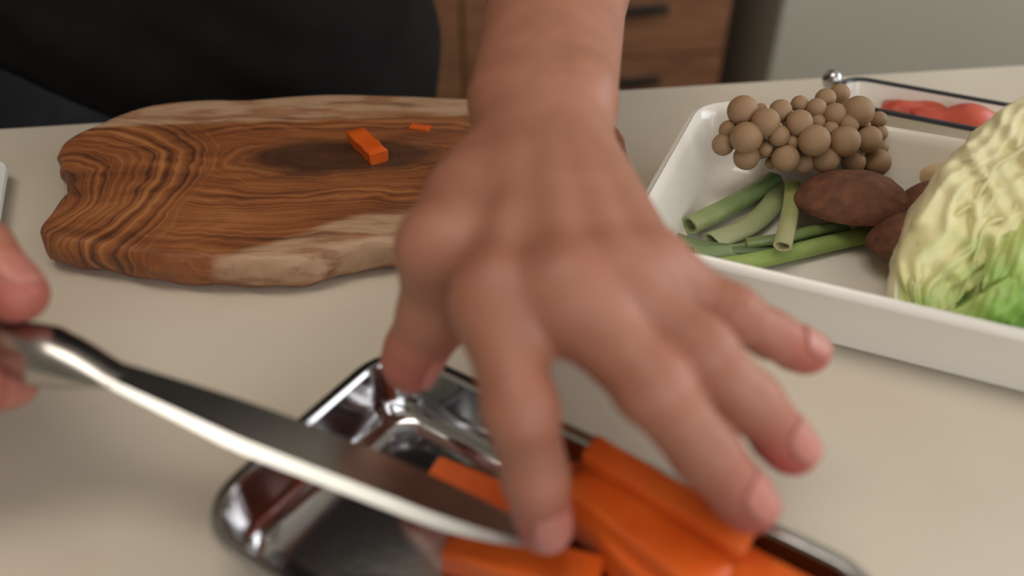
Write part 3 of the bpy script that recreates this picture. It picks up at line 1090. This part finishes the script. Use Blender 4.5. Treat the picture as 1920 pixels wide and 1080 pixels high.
def sheet(name, ctrl, mat, parent, thick=0.0012, nu=26, nv=14, ruffle=0.002, seed=0, ruf_edge=1.0):
    """a leaf: ctrl is a grid (rows) of control points; ruffled towards its far row"""
    rows = [catmull(r, max(2, nu // (len(r) - 1))) for r in ctrl]
    cols = [catmull([rows[i][j] for i in range(len(rows))], max(2, nv // (len(rows) - 1))) for j in range(len(rows[0]))]
    nu_, nv_ = len(cols), len(cols[0])
    rg = np.random.default_rng(seed)
    ph = rg.uniform(0, 6.28, 6)
    P = [[cols[i][j] for j in range(nv_)] for i in range(nu_)]
    nm = [[None] * nv_ for _ in range(nu_)]
    for i in range(nu_):
        for j in range(nv_):
            a = P[min(i + 1, nu_ - 1)][j] - P[max(i - 1, 0)][j]
            c = P[i][min(j + 1, nv_ - 1)] - P[i][max(j - 1, 0)]
            nn_ = a.cross(c)
            nm[i][j] = nn_.normalized() if nn_.length > 1e-12 else Vector((0, 0, 1))
    vs, fs = [], []
    for side in (1, -1):
        for i in range(nu_):
            for j in range(nv_):
                s, t = i / (nu_ - 1), j / (nv_ - 1)
                w = ruffle * (0.25 + ruf_edge * t) * (math.sin(17 * s + ph[0] + 3 * t) * 0.5 + math.sin(33 * s + ph[1] - 5 * t) * 0.35
                                                     + math.sin(9 * t + ph[2] + 4 * s) * 0.4 + 0.3 * math.sin(61 * s + ph[3] + 20 * t))
                vs.append(P[i][j] + nm[i][j] * (w + side * thick / 2))
    nn = nu_ * nv_
    for i in range(nu_ - 1):
        for j in range(nv_ - 1):
            a, b_, c, d = i * nv_ + j, (i + 1) * nv_ + j, (i + 1) * nv_ + j + 1, i * nv_ + j + 1
            fs.append((a, b_, c, d)); fs.append((nn + d, nn + c, nn + b_, nn + a))
    rim = [i * nv_ for i in range(nu_)] + [(nu_ - 1) * nv_ + j for j in range(1, nv_)] + [i * nv_ + nv_ - 1 for i in range(nu_ - 2, -1, -1)] \
        + [j for j in range(nv_ - 2, 0, -1)]
    for k in range(len(rim)):
        a, b_ = rim[k], rim[(k + 1) % len(rim)]
        fs.append((b_, a, nn + a, nn + b_))
    return mesh_obj(name, vs, fs, mat, parent)


# solid heart: implicit wedge between the traced cut edge and the frame side, with crumpled leaf layers
lo = Vector((0.13, 0.20, Z0 + TF + 0.0005)); hi = Vector((0.33, 0.42, Z0 + 0.17))
cf = Field(np.arange(lo.x, hi.x, 0.0013), np.arange(lo.y, hi.y, 0.0013), np.arange(lo.z - 0.004, hi.z, 0.0013))
X, Y, Zg = np.meshgrid(*cf.ax, indexing='ij')
# camera-facing oblique slab: plane through the traced edge and leaning back
e0, e1 = pt(1690, 560, 0.365), pt(1845, 245, 0.405)
back_dir = ((e0 + e1) / 2 - CAM).normalized()
nl = (e1 - e0).cross(back_dir).normalized()
if nl.x > 0: nl = -nl
tl = back_dir.cross(nl).normalized()
if tl.z < 0: tl = -tl
edge_pts = [pt(x, y, 0.362 + 0.045 * k / 9) for k, (x, y) in enumerate(edge_px)] + [pt(2060, 150, 0.41)]
es = np.array([(p - e0).dot(tl) for p in edge_pts])
eo = np.array([(p - e0).dot(nl) for p in edge_pts])
sg_ = (X - e0.x) * tl.x + (Y - e0.y) * tl.y + (Zg - e0.z) * tl.z
d_left = (X - e0.x) * nl.x + (Y - e0.y) * nl.y + (Zg - e0.z) * nl.z - np.interp(sg_, es, eo)
del sg_
nf = (Vector((-0.15, -0.80, 0.58))).normalized()
pf = pt(1760, 500, 0.352)
d_front = (X - pf.x) * nf.x + (Y - pf.y) * nf.y + (Zg - pf.z) * nf.z
sc_ = Vector((0.245, 0.30, Z0 + 0.048))
d_ball = np.sqrt((X - sc_.x) ** 2 + (Y - sc_.y) ** 2 + (Zg - sc_.z) ** 2) - 0.100
d_floor = (Z0 + TF + 0.001) - Zg
s_ = -d_left
wv = 0.006 * np.sin(38 * X + 55 * Zg + 1.2) + 0.004 * np.sin(95 * Zg - 60 * X + 40 * Y) + 0.003 * np.sin(150 * Zg + 90 * X)
lay = 2 * np.abs(np.sin((s_ + wv) * math.pi / 0.0075)) - 1
crump = 0.0010 * np.sin(210 * X + 140 * Zg) * np.sin(230 * Zg - 120 * Y + 1.0) + 0.0009 * np.sin(400 * Zg + 180 * X + 5 * np.sin(90 * X))
d = -smin(-d_left, -(d_front + 0.0017 * lay + 1.3 * crump), 0.012)
d = -smin(-d, -(d_ball + 0.002 * np.sin(90 * Zg + 70 * Y) + crump), 0.010)
d = -smin(-d, -d_floor, 0.004)
cf.D = d.astype(np.float32)
field_obj('heart', cf, M['cabbage'], cab, relax=1)
del X, Y, Zg, d, d_left, d_front, d_ball, wv, lay, crump

# outermost pale leaf along the traced edge
rows = []
for dt, dx in ((-0.006, 12), (0.003, -3), (0.016, 2)):
    rows.append([pt(x + dx, y, 0.362 + 0.045 * k / 9 + dt) for k, (x, y) in enumerate(edge_px)])
sheet('pale_leaf', rows, M['cabbage_pale'], cab, thick=0.0016, nu=54, nv=10, ruffle=0.0018, seed=3)
# leaf edges standing out of the cut face
ED = (e1 - e0) - nf * (e1 - e0).dot(nf)
ELEN = ED.length
ED.normalize()
SD = ED.cross(nf).normalized()
if SD.x < 0: SD = -SD
O_ = e0 - nf * (e0 - pf).dot(nf)
for k in range(9):
    rows = []
    s0 = 0.004 + 0.0085 * k
    for hgt in (-0.004, 0.0005, 0.0030 + 0.0008 * (k % 2)):
        row = []
        for i in range(14):
            r_ = -0.012 + 0.008 * k * 0.4 + (ELEN + 0.02 - 0.004 * k) * i / 13
            sd = s0 + 0.0026 * math.sin(i * 1.15 + k * 2.1) + 0.0014 * math.sin(i * 2.7 + k)
            p = O_ + ED * r_ + SD * sd
            p = p + nl * float(np.interp((p - e0).dot(tl), es, eo))
            dd = (p - sc_)
            h2 = hgt - max(0.0, dd.length - 0.096) * 1.6
            row.append(p + nf * h2 + SD * (hgt * 0.5))
        rows.append(row)
    sheet('leaf_edge', rows, M['cabbage'], cab, thick=0.0011, nu=64, nv=6, ruffle=0.0012, seed=10 + k)
# green outer leaves folded round the bottom right
gl = [[(1785, 585, .350), (1835, 556, .344), (1890, 520, .340), (1960, 470, .343), (2030, 420, .352)],
      [(1795, 598, .349), (1850, 582, .340), (1915, 560, .335), (1980, 530, .337), (2040, 500, .346)],
      [(1812, 612, .348), (1870, 610, .342), (1930, 606, .338), (2000, 598, .338), (2060, 590, .346)]]
sheet('outer_leaf', [[pt(*q) for q in r] for r in gl], M['cabbage_green'], cab, thick=0.0016, nu=40, nv=20, ruffle=0.003, seed=21, ruf_edge=0.5)
gl2 = [[(1850, 470, .351), (1900, 430, .348), (1960, 390, .352), (2030, 360, .358)],
       [(1845, 530, .346), (1900, 500, .340), (1965, 470, .342), (2030, 450, .350)],
       [(1835, 575, .348), (1900, 560, .340), (1970, 545, .340), (2035, 530, .348)]]
sheet('outer_leaf', [[pt(*q) for q in r] for r in gl2], M['cabbage_green'], cab, thick=0.0016, nu=40, nv=20, ruffle=0.0035, seed=22, ruf_edge=0.5)

# ------------------------------------------------------------------ knife
kh = pt(-150, 602, 0.283)      # butt end of the handle (outside the frame)
kb = pt(205, 700, 0.262)       # where the handle runs into the blade
ktip = pz(1040, 1020, 0.0225)
kd = (ktip - kb).normalized()
toc = Vector((0.0, 0.10, 0.995)).normalized()   # the blade lies with its flat side up
ks = kd.cross(toc).normalized()            # across the blade
if ks.y < 0: ks = -ks                      # points away from the camera, to the spine
kn_ = ks.cross(kd).normalized()
if kn_.z < 0: kn_ = -kn_
knife = empty('kitchen_knife', Vector((ktip.x, ktip.y, ktip.z)))
tag(knife, 'slim steel kitchen knife held at left, its tip in the carrots', 'knife')
BL = (ktip - kb).length
sp, ed, bv = [], [], []
NS = 24
blade_rings, edge_rings = [], []
for i in range(NS + 1):
    t = i / NS
    c = kb + kd * (BL * t)
    wsp = 0.0050 + 0.0045 * math.sin(min(1, t * 2.4) * math.pi / 2) - 0.0075 * max(0, (t - 0.55) / 0.45) ** 1.6
    wed = 0.0050 + 0.0055 * min(1, t * 3.2) - 0.0085 * max(0, (t - 0.7) / 0.3) ** 2
    th = 0.0012 * (1 - 0.5 * t)
    wm = wed * 0.62
    dr = (wed - wm) * 0.42
    blade_rings.append([c + ks * wsp + kn_ * th, c + ks * wsp - kn_ * th, c - ks * wm - kn_ * th, c - ks * wm + kn_ * th])
    edge_rings.append([c - ks * wm + kn_ * th, c - ks * wm - kn_ * th, c - ks * wed + kn_ * (th - dr - 0.0004), c - ks * wed + kn_ * (th - dr)])
bl = loft('blade', blade_rings, M['knife'], knife)
loft('cutting_bevel', edge_rings, M['knife_edge'], bl)
hr = []
hd = (kb - kh).normalized()
for i in range(21):
    t = i / 20
    c = kh.lerp(kb + kd * 0.004, t)
    a_ = 0.0100 - 0.0012 * math.sin(t * math.pi * 2) if t < 0.7 else 0.0100 - 0.0046 * ((t - 0.7) / 0.3) ** 1.3 + 0.0012 * (1 - (t - 0.7) / 0.3) * 0
    b_h = a_ if t < 0.7 else a_ * (1 - 0.72 * ((t - 0.7) / 0.3) ** 1.5)
    if i == 0: a_, b_h = a_ * 0.8, b_h * 0.8
    hr.append([c + ks * (a_ * math.cos(q)) + kn_ * (b_h * math.sin(q)) for q in [2 * math.pi * k / 20 for k in range(20)]])
loft('handle', hr, M['knife'], knife)

# ------------------------------------------------------------------ person
person = empty('person', Vector((-0.26, 0.68, 0)))
tag(person, 'person in black top reaching over the worktop, knife in one hand, fingers on carrots', 'person')

XS = axis_steps((-0.75, -0.60, 0.008), (-0.60, -0.28, 0.006), (-0.28, -0.12, 0.0022), (-0.12, -0.062, 0.004), (-0.062, 0.122, 0.00115), (0.122, 0.19, 0.006))
YS = axis_steps((0.125, 0.285, 0.00115), (0.285, 0.40, 0.0022), (0.40, 0.88, 0.008))
ZS = axis_steps((0.0, 0.025, 0.004), (0.025, 0.15, 0.00115), (0.15, 0.22, 0.003), (0.22, 0.86, 0.009)) + Z0
fb = Field(XS, YS, ZS)

# --- the left hand (photo centre): joints by photo pixel and depth
W_ = pt(1018, 222, 0.318)
J = {
    'index': [pt(930, 552, 0.2465), pt(976, 765, 0.2335), pt(1003, 893, 0.244), pt(1022, 985, 0.2535)],
    'middle': [pt(1058, 538, 0.2415), pt(1222, 722, 0.2300), pt(1322, 846, 0.238), pt(1406, 946, 0.2455)],
    'ring': [pt(1148, 524, 0.2460), pt(1308, 656, 0.2375), pt(1410, 754, 0.2435), pt(1486, 842, 0.2505)],
    'pinky': [pt(1214, 502, 0.2570), pt(1366, 584, 0.2555), pt(1446, 627, 0.2615), pt(1516, 661, 0.269)],
    'thumb': [pt(905, 330, 0.302), pt(832, 462, 0.272), pt(814, 592, 0.285), pt(770, 684, 0.294)],
}
RAD = {
    'index': (0.0112, 0.0106, 0.0101, 0.0088),
    'middle': (0.0116, 0.0108, 0.0100, 0.0089),
    'ring': (0.0110, 0.0100, 0.0092, 0.0083),
    'pinky': (0.0100, 0.0085, 0.0078, 0.0072),
    'thumb': (0.0150, 0.0132, 0.0130, 0.0106),
}
DORSAL = (Vector((0.05, -0.30, 0.95))).normalized()
NAILS = []


def finger(fld, out_sl, G, js, rs, dorsal, web=None, nail=True):
    """one finger into the group grid G (sub-box out_sl of fld)"""
    sl = out_sl
    d = None
    for (a, b, ra, rb) in zip(js[:-1], js[1:], rs[:-1], rs[1:]):
        e = fld.cone(sl, a, b, ra, rb)
        d = e if d is None else smin(d, e, 0.0035)
    # fleshy fingertip pad and the fuller middle joint
    ax_ = (js[3] - js[2]).normalized()
    nrm_ = (dorsal - ax_ * dorsal.dot(ax_)).normalized()
    pad = js[3] - ax_ * 0.006 - nrm_ * 0.0022
    d = smin(d, fld.cone(sl, pad, pad + ax_ * 0.003, rs[3] * 0.92, rs[3] * 0.86), 0.004)
    ax1 = (js[2] - js[0]).normalized()
    n1 = (dorsal - ax1 * dorsal.dot(ax1)).normalized()
    kn = js[1] + n1 * 0.0008
    d = smin(d, fld.cone(sl, kn, kn + ax1 * 0.001, rs[1] * 0.93, rs[1] * 0.93), 0.005)
    mp = (js[0] + js[1]) / 2 - n1 * 0.0025
    d = smin(d, fld.cone(sl, mp - ax1 * 0.006, mp + ax1 * 0.006, rs[0] * 0.88, rs[1] * 0.9), 0.005)
    # creases across the back of the two joints
    X_, Y_, Z_ = fld.grid(sl)
    for jj, amp, nfold in ((1, 0.00055, 3), (2, 0.00035, 2)):
        axj = (js[min(jj + 1, 3)] - js[jj - 1]).normalized()
        nj = (dorsal - axj * dorsal.dot(axj)).normalized()
        c = js[jj]
        s = (X_ - c.x) * axj.x + (Y_ - c.y) * axj.y + (Z_ - c.z) * axj.z
        u = (X_ - c.x) * nj.x + (Y_ - c.y) * nj.y + (Z_ - c.z) * nj.z
        r2 = (X_ - c.x) ** 2 + (Y_ - c.y) ** 2 + (Z_ - c.z) ** 2
        msk = np.exp(-r2 / (0.013 ** 2)) * np.clip(u / 0.006, 0, 1)
        for q in range(nfold):
            o_ = (q - (nfold - 1) / 2) * 0.0036
            d = d + (amp * msk * np.exp(-((s - o_) / 0.0010) ** 2)).astype(np.float32) * 1.6
    np.minimum(G, d, out=G)
    if nail: NAILS.append((js[2], js[3], rs[3], dorsal))


hand_pts = [p for v in J.values() for p in v] + [W_]
hsl = fb.box(hand_pts, 0.022)
shape = tuple(s.stop - s.start for s in hsl)
G_ = np.full(shape, 0.06, dtype=np.float32)
for kname in ('index', 'middle', 'ring', 'pinky'):
    finger(fb, hsl, G_, J[kname], RAD[kname], DORSAL)
TH_D = (Vector((0.9, -0.15, 0.3))).normalized()
finger(fb, hsl, G_, J['thumb'], RAD['thumb'], TH_D, nail=True)

# palm
cr = pt(980, 245, 0.312)
cu = pt(1058, 245, 0.316)
cm = (cr + cu) / 2
palm_n = (J['middle'][0] - cm).cross(J['pinky'][0] - J['index'][0]).normalized()
if palm_n.z < 0: palm_n = -palm_n
K = 0.012
car = {'index': cr.lerp(cu, 0.08), 'middle': cr.lerp(cu, 0.38), 'ring': cr.lerp(cu, 0.68), 'pinky': cr.lerp(cu, 0.98)}
for kname, r0, r1 in (('index', 0.0155, 0.0128), ('middle', 0.0165, 0.0130), ('ring', 0.0160, 0.0122), ('pinky', 0.0150, 0.0112)):
    a, b = car[kname], J[kname][0]
    fb.add(a + palm_n * 0.001, b - palm_n * 0.003, r0 - 0.0005, r1, K)
    fb.add(a.lerp(b, 0.45) - palm_n * 0.010, b - palm_n * 0.007, 0.012, 0.0095, K)
# knuckle heads and extensor tendons
for kname, hgt in (('index', 0.0008), ('middle', 0.0012), ('ring', 0.0006), ('pinky', 0.0006)):
    a, b = car[kname], J[kname][0]
    kn = b + palm_n * hgt
    fb.add(kn, kn + (b - a).normalized() * 0.002, 0.0098, 0.0094, 0.010)
    off = 0.0130
    fb.add(a.lerp(b, 0.35) + palm_n * (off - 0.0035), b + palm_n * (hgt + 0.0072), 0.0014, 0.0016, 0.008)
# thenar muscle, web of the thumb, heel of the hand
fb.add(cr - palm_n * 0.008, J['thumb'][1], 0.0160, 0.0135, 0.012)
fb.add(cr.lerp(J['index'][0], 0.35) - palm_n * 0.004, J['thumb'][1], 0.0125, 0.0100, 0.012)
fb.add(cr.lerp(J['index'][0], 0.72) - palm_n * 0.006, J['thumb'][1].lerp(J['thumb'][2], 0.15), 0.0085, 0.0078, 0.014)
fb.add(cu - palm_n * 0.010, J['pinky'][0] - palm_n * 0.008, 0.0140, 0.0095, 0.012)
# webs between the fingers
for a, b in (('index', 'middle'), ('middle', 'ring'), ('ring', 'pinky')):
    wa = J[a][0].lerp(J[a][1], 0.30) - palm_n * 0.004
    wb = J[b][0].lerp(J[b][1], 0.30) - palm_n * 0.004
    fb.add(wa, wb, 0.0062, 0.0062, 0.008)
    fb.add(J[a][0].lerp(J[a][1], 0.08), J[b][0].lerp(J[b][1], 0.08), 0.0085, 0.0085, 0.008)
fb.D[hsl] = smin(fb.D[hsl], G_, 0.007)

# wrist and forearm: two bones side by side in one smooth mass
wr_r, wr_u = pt(970, 190, 0.322), pt(1066, 195, 0.325)
f1_r, f1_u = pt(1014, 0, 0.392), pt(1076, 0, 0.394)
elb = Vector((0.055, 0.555, Z0 + 0.165))
e_r, e_u = elb + Vector((-0.016, 0, 0.004)), elb + Vector((0.016, 0, -0.004))
asl = fb.box([cr, cu, wr_r, wr_u, e_r, e_u], 0.055)
bones = []
for chain in (((cr, 0.0160), (wr_r, 0.0195), (f1_r, 0.0258), (e_r, 0.036)), ((cu, 0.0158), (wr_u, 0.0195), (f1_u, 0.0258), (e_u, 0.036))):
    d_ = None
    for (a, ra), (b, rb) in zip(chain[:-1], chain[1:]):
        e_ = fb.cone(asl, a, b, ra, rb, n=palm_n, sq=1.12)
        d_ = e_ if d_ is None else smin(d_, e_, 0.003)
    bones.append(d_)
fb.D[asl] = smin(fb.D[asl], smin(bones[0], bones[1], 0.018), 0.010)
del bones
uk = pt(1092, 192, 0.322) + palm_n * 0.007
fb.add(uk, uk + Vector((0, 0.004, 0)), 0.0095, 0.0095, 0.010)

# --- the rest of the figure, coarser
sh_l, sh_r = Vector((-0.085, 0.57, Z0 + 0.50)), Vector((-0.455, 0.57, Z0 + 0.50))
fb.add(elb, sh_l, 0.042, 0.050, 0.03, margin=0.05)
torso = [(Vector((-0.27, 0.72, Z0 - 0.03)), 0.145), (Vector((-0.27, 0.68, Z0 + 0.18)), 0.130), (Vector((-0.27, 0.58, Z0 + 0.45)), 0.150)]
for off in (-0.05, 0.05):
    for (a, ra), (b, rb) in zip(torso[:-1], torso[1:]):
        fb.add(a + Vector((off, 0, 0)), b + Vector((off, 0, 0)), ra * 0.86, rb * 0.86, 0.04, n=(0, 1, 0), sq=1.3, margin=0.06)
fb.add(sh_l, sh_r, 0.052, 0.052, 0.05, margin=0.06)
fb.add(Vector((-0.275, 0.57, Z0 + 0.50)), Vector((-0.255, 0.50, Z0 + 0.62)), 0.058, 0.050, 0.04, margin=0.06)
hc = Vector((-0.240, 0.455, Z0 + 0.70))
fb.add(hc + Vector((0, 0.012, 0.02)), hc + Vector((0, -0.006, -0.045)), 0.083, 0.060, 0.03, n=(1, 0, 0), sq=1.1, margin=0.05)
fb.add(hc + Vector((0, -0.085, 0.0)), hc + Vector((0, -0.098, -0.024)), 0.010, 0.013, 0.014)           # nose
fb.add(hc + Vector((-0.022, -0.070, -0.056)), hc + Vector((0.022, -0.070, -0.056)), 0.010, 0.010, 0.01)  # lips
for s in (-1, 1):
    fb.add(hc + Vector((s * 0.078, 0.015, 0.01)), hc + Vector((s * 0.080, 0.012, -0.03)), 0.012, 0.009, 0.008)
    fb.cut(hc + Vector((s * 0.032, -0.092, 0.012)), hc + Vector((s * 0.034, -0.090, 0.012)), 0.016, 0.012)
    fb.add(hc + Vector((s * 0.032, -0.066, 0.012)), hc + Vector((s * 0.034, -0.066, 0.012)), 0.013, 0.013, 0.004)

# --- the right hand, holding the knife at the left edge of the photo
hx = kh.lerp(kb, 0.18)
RJ = {
    'thumb': [pt(-190, 430, 0.300), pt(-125, 400, 0.285), pt(-45, 470, 0.272), pt(36, 552, 0.266)],
    'index': [pt(-200, 560, 0.262), pt(-150, 690, 0.250), pt(-55, 730, 0.262), pt(22, 722, 0.276)],
    'middle': [pt(-250, 560, 0.270), pt(-215, 720, 0.262), pt(-140, 760, 0.278), pt(-90, 720, 0.292)],
    'ring': [pt(-300, 560, 0.280), pt(-280, 720, 0.276), pt(-210, 750, 0.292), pt(-165, 700, 0.304)],
    'pinky': [pt(-350, 560, 0.292), pt(-335, 690, 0.290), pt(-270, 715, 0.304), pt(-235, 675, 0.314)],
}
RR = {'thumb': (0.0150, 0.0125, 0.0115, 0.0092), 'index': (0.0112, 0.0100, 0.0092, 0.0080), 'middle': (0.0115, 0.0105, 0.0096, 0.0082),
      'ring': (0.0110, 0.0098, 0.0090, 0.0078), 'pinky': (0.0098, 0.0085, 0.0078, 0.0068)}
rsl = fb.box([p for v in RJ.values() for p in v], 0.022)
G2 = np.full(tuple(s.stop - s.start for s in rsl), 0.06, dtype=np.float32)
for kname in RJ:
    finger(fb, rsl, G2, RJ[kname], RR[kname], Vector((-0.1, -0.8, 0.6)) if kname != 'thumb' else Vector((-0.4, 0.6, 0.7)))
rw = pt(-420, 430, 0.345)
for kname, r0 in (('index', 0.016), ('middle', 0.017), ('ring', 0.016), ('pinky', 0.0145)):
    fb.add(rw, RJ[kname][0], 0.020, RR[kname][0] * 1.12, 0.012)
fb.add(rw, RJ['thumb'][1], 0.019, 0.013, 0.012)
fb.add(RJ['thumb'][1], RJ['index'][0], 0.010, 0.010, 0.012)
fb.D[rsl] = smin(fb.D[rsl], G2, 0.006)
relb = Vector((-0.56, 0.52, Z0 + 0.19))
fb.add(rw, relb, 0.026, 0.041, 0.02, margin=0.05)
fb.add(relb, sh_r, 0.042, 0.050, 0.03, margin=0.05)

body, BV = field_obj('body', fb, M['skin'], person)
# warmer skin on the fingertips and knuckles
fl = np.zeros(len(BV))
for jd, rd in ((J, RAD), (RJ, RR)):
    for k, js in jd.items():
        for p, a, w in ((js[3], 0.95, 0.015), (js[2], 0.35, 0.008), (js[1], 0.35, 0.010), (js[0], 0.25, 0.012)):
            fl += a * np.exp(-((BV - np.array(tuple(p))) ** 2).sum(1) / (w * w))
at = body.data.attributes.new('flush', 'FLOAT', 'POINT')
at.data.foreach_set('value', np.clip(fl, 0, 1).astype(np.float32))
del fb

# fingernails: curved plates set on the back of each last joint
for (a, b, r, dor) in NAILS:
    ax_ = (b - a).normalized()
    n_ = (dor - ax_ * dor.dot(ax_)).normalized()
    s_ = n_.cross(ax_)
    vs, fs = [], []
    nu_, nv_ = 9, 9
    ln = 0.0125 * r / 0.0082
    c0 = b - ax_ * (ln * 0.80)
    for lay_ in (0.0006, -0.0012):
        for i in range(nu_):
            t = i / (nu_ - 1)
            wf = math.sin(math.pi * (0.16 + 0.68 * t)) ** 0.45
            for j in range(nv_):
                q = (j / (nv_ - 1) - 0.5) * 2
                ang = q * 0.80 * wf
                rr = r * (1.05 - 0.10 * t ** 2) + lay_
                vs.append(c0 + ax_ * (ln * t + 0.0012 * math.cos(q * 1.5) * (1 if t > 0.8 else -1 if t < 0.2 else 0)) + n_ * (rr * math.cos(ang))
                          + s_ * (rr * math.sin(ang)))
    nn = nu_ * nv_
    for i in range(nu_ - 1):
        for j in range(nv_ - 1):
            q0 = i * nv_ + j
            fs.append((q0, q0 + 1, q0 + nv_ + 1, q0 + nv_))
            fs.append((nn + q0, nn + q0 + nv_, nn + q0 + nv_ + 1, nn + q0 + 1))
    for i in range(nu_ - 1):
        for j in (0, nv_ - 1):
            q0 = i * nv_ + j
            fs.append((q0, q0 + nv_, nn + q0 + nv_, nn + q0))
    for j in range(nv_ - 1):
        for i in (0, nu_ - 1):
            q0 = i * nv_ + j
            fs.append((q0, q0 + 1, nn + q0 + 1, nn + q0))
    mesh_obj('fingernail', vs, fs, M['nail'], person)

# clothes
g = 0.0075
fs_ = Field(np.arange(-0.75, 0.20, g), np.arange(0.42, 0.92, g), np.arange(Z0 - 0.10, Z0 + 0.66, g))
for off in (-0.055, 0.055):
    for (a, ra), (b, rb) in zip(torso[:-1], torso[1:]):
        fs_.add(a + Vector((off, 0, 0)), b + Vector((off, 0, 0)), ra * 0.96 + 0.012, rb * 0.92 + 0.010, 0.04, n=(0, 1, 0), sq=1.26, margin=0.07)
fs_.add(sh_l, sh_r, 0.060, 0.060, 0.05, margin=0.07)
for s, e in ((sh_l, elb), (sh_r, relb)):
    fs_.add(s, s.lerp(e, 0.80), 0.064, 0.058, 0.03, margin=0.06)
Xg, Yg, Zg = fs_.grid((slice(None),) * 3)
fs_.D = fs_.D + (0.0035 * np.sin(46 * Xg + 20 * Zg + 3 * np.sin(14 * Zg)) * np.sin(30 * Zg + 9 * Xg)).astype(np.float32)
field_obj('black_shirt', fs_, M['shirt'], person, relax=1)[0]['label'] = 'plain black long top'
ft = Field(np.arange(-0.56, 0.04, 0.009), np.arange(0.52, 0.94, 0.009), np.arange(0.02, Z0 + 0.14, 0.009))
hipc = Vector((-0.27, 0.72, Z0 - 0.02))
ft.add(hipc + Vector((-0.07, 0, 0.06)), hipc + Vector((0.07, 0, 0.06)), 0.115, 0.115, 0.05, n=(0, 1, 0), sq=1.1, margin=0.06)
for s in (-1, 1):
    ft.add(hipc + Vector((s * 0.085, 0, 0)), Vector((-0.27 + s * 0.10, 0.72, 0.48)), 0.105, 0.075, 0.03, margin=0.05)
    ft.add(Vector((-0.27 + s * 0.10, 0.72, 0.48)), Vector((-0.27 + s * 0.11, 0.74, 0.07)), 0.075, 0.060, 0.03, margin=0.05)
field_obj('trousers', ft, M['trousers'], person, relax=1)[0]['label'] = 'dark grey trousers'
for s in (-1, 1):
    fo = Field(np.arange(-0.27 + s * 0.11 - 0.09, -0.27 + s * 0.11 + 0.09, 0.006), np.arange(0.52, 0.86, 0.006), np.arange(-0.02, 0.14, 0.006))
    x_ = -0.27 + s * 0.11
    fo.add((x_, 0.79, 0.045), (x_ + s * 0.012, 0.62, 0.034), 0.044, 0.038, 0.03)
    fo.add((x_, 0.76, 0.08), (x_, 0.74, 0.06), 0.045, 0.045, 0.03)
    fo.D = np.maximum(fo.D, 0.001 - fo.grid((slice(None),) * 3)[2])
    field_obj('slipper', fo, M['shoe'], person)
# a sash of the dark apron crossing the hip at the left of the picture
ap = [[pt(x, y, t) for x, y, t in r] for r in (
    [(-50, 108, 0.66), (0, 128, 0.612), (90, 172, 0.596), (190, 216, 0.602), (260, 246, 0.61)],
    [(-50, 215, 0.65), (0, 236, 0.600), (80, 258, 0.584), (160, 270, 0.590), (230, 290, 0.60)],
    [(-50, 340, 0.64), (0, 350, 0.592), (80, 355, 0.580), (160, 350, 0.585), (220, 345, 0.595)])]
sheet('apron_flap', ap, M['trousers'], person, thick=0.003, nu=30, nv=16, ruffle=0.003, seed=5)['label'] = 'dark grey cloth flap at the hip'
# hair
fh = Field(np.arange(-0.38, -0.10, 0.006), np.arange(0.30, 0.64, 0.006), np.arange(Z0 + 0.58, Z0 + 0.88, 0.006))
fh.add(hc + Vector((0, 0.020, 0.03)), hc + Vector((0, 0.030, -0.02)), 0.092, 0.082, 0.03, n=(1, 0, 0), sq=1.06)
fh.cut(hc + Vector((-0.02, -0.085, -0.03)), hc + Vector((0.02, -0.085, -0.03)), 0.075, 0.02)
field_obj('hair', fh, M['hair'], person)
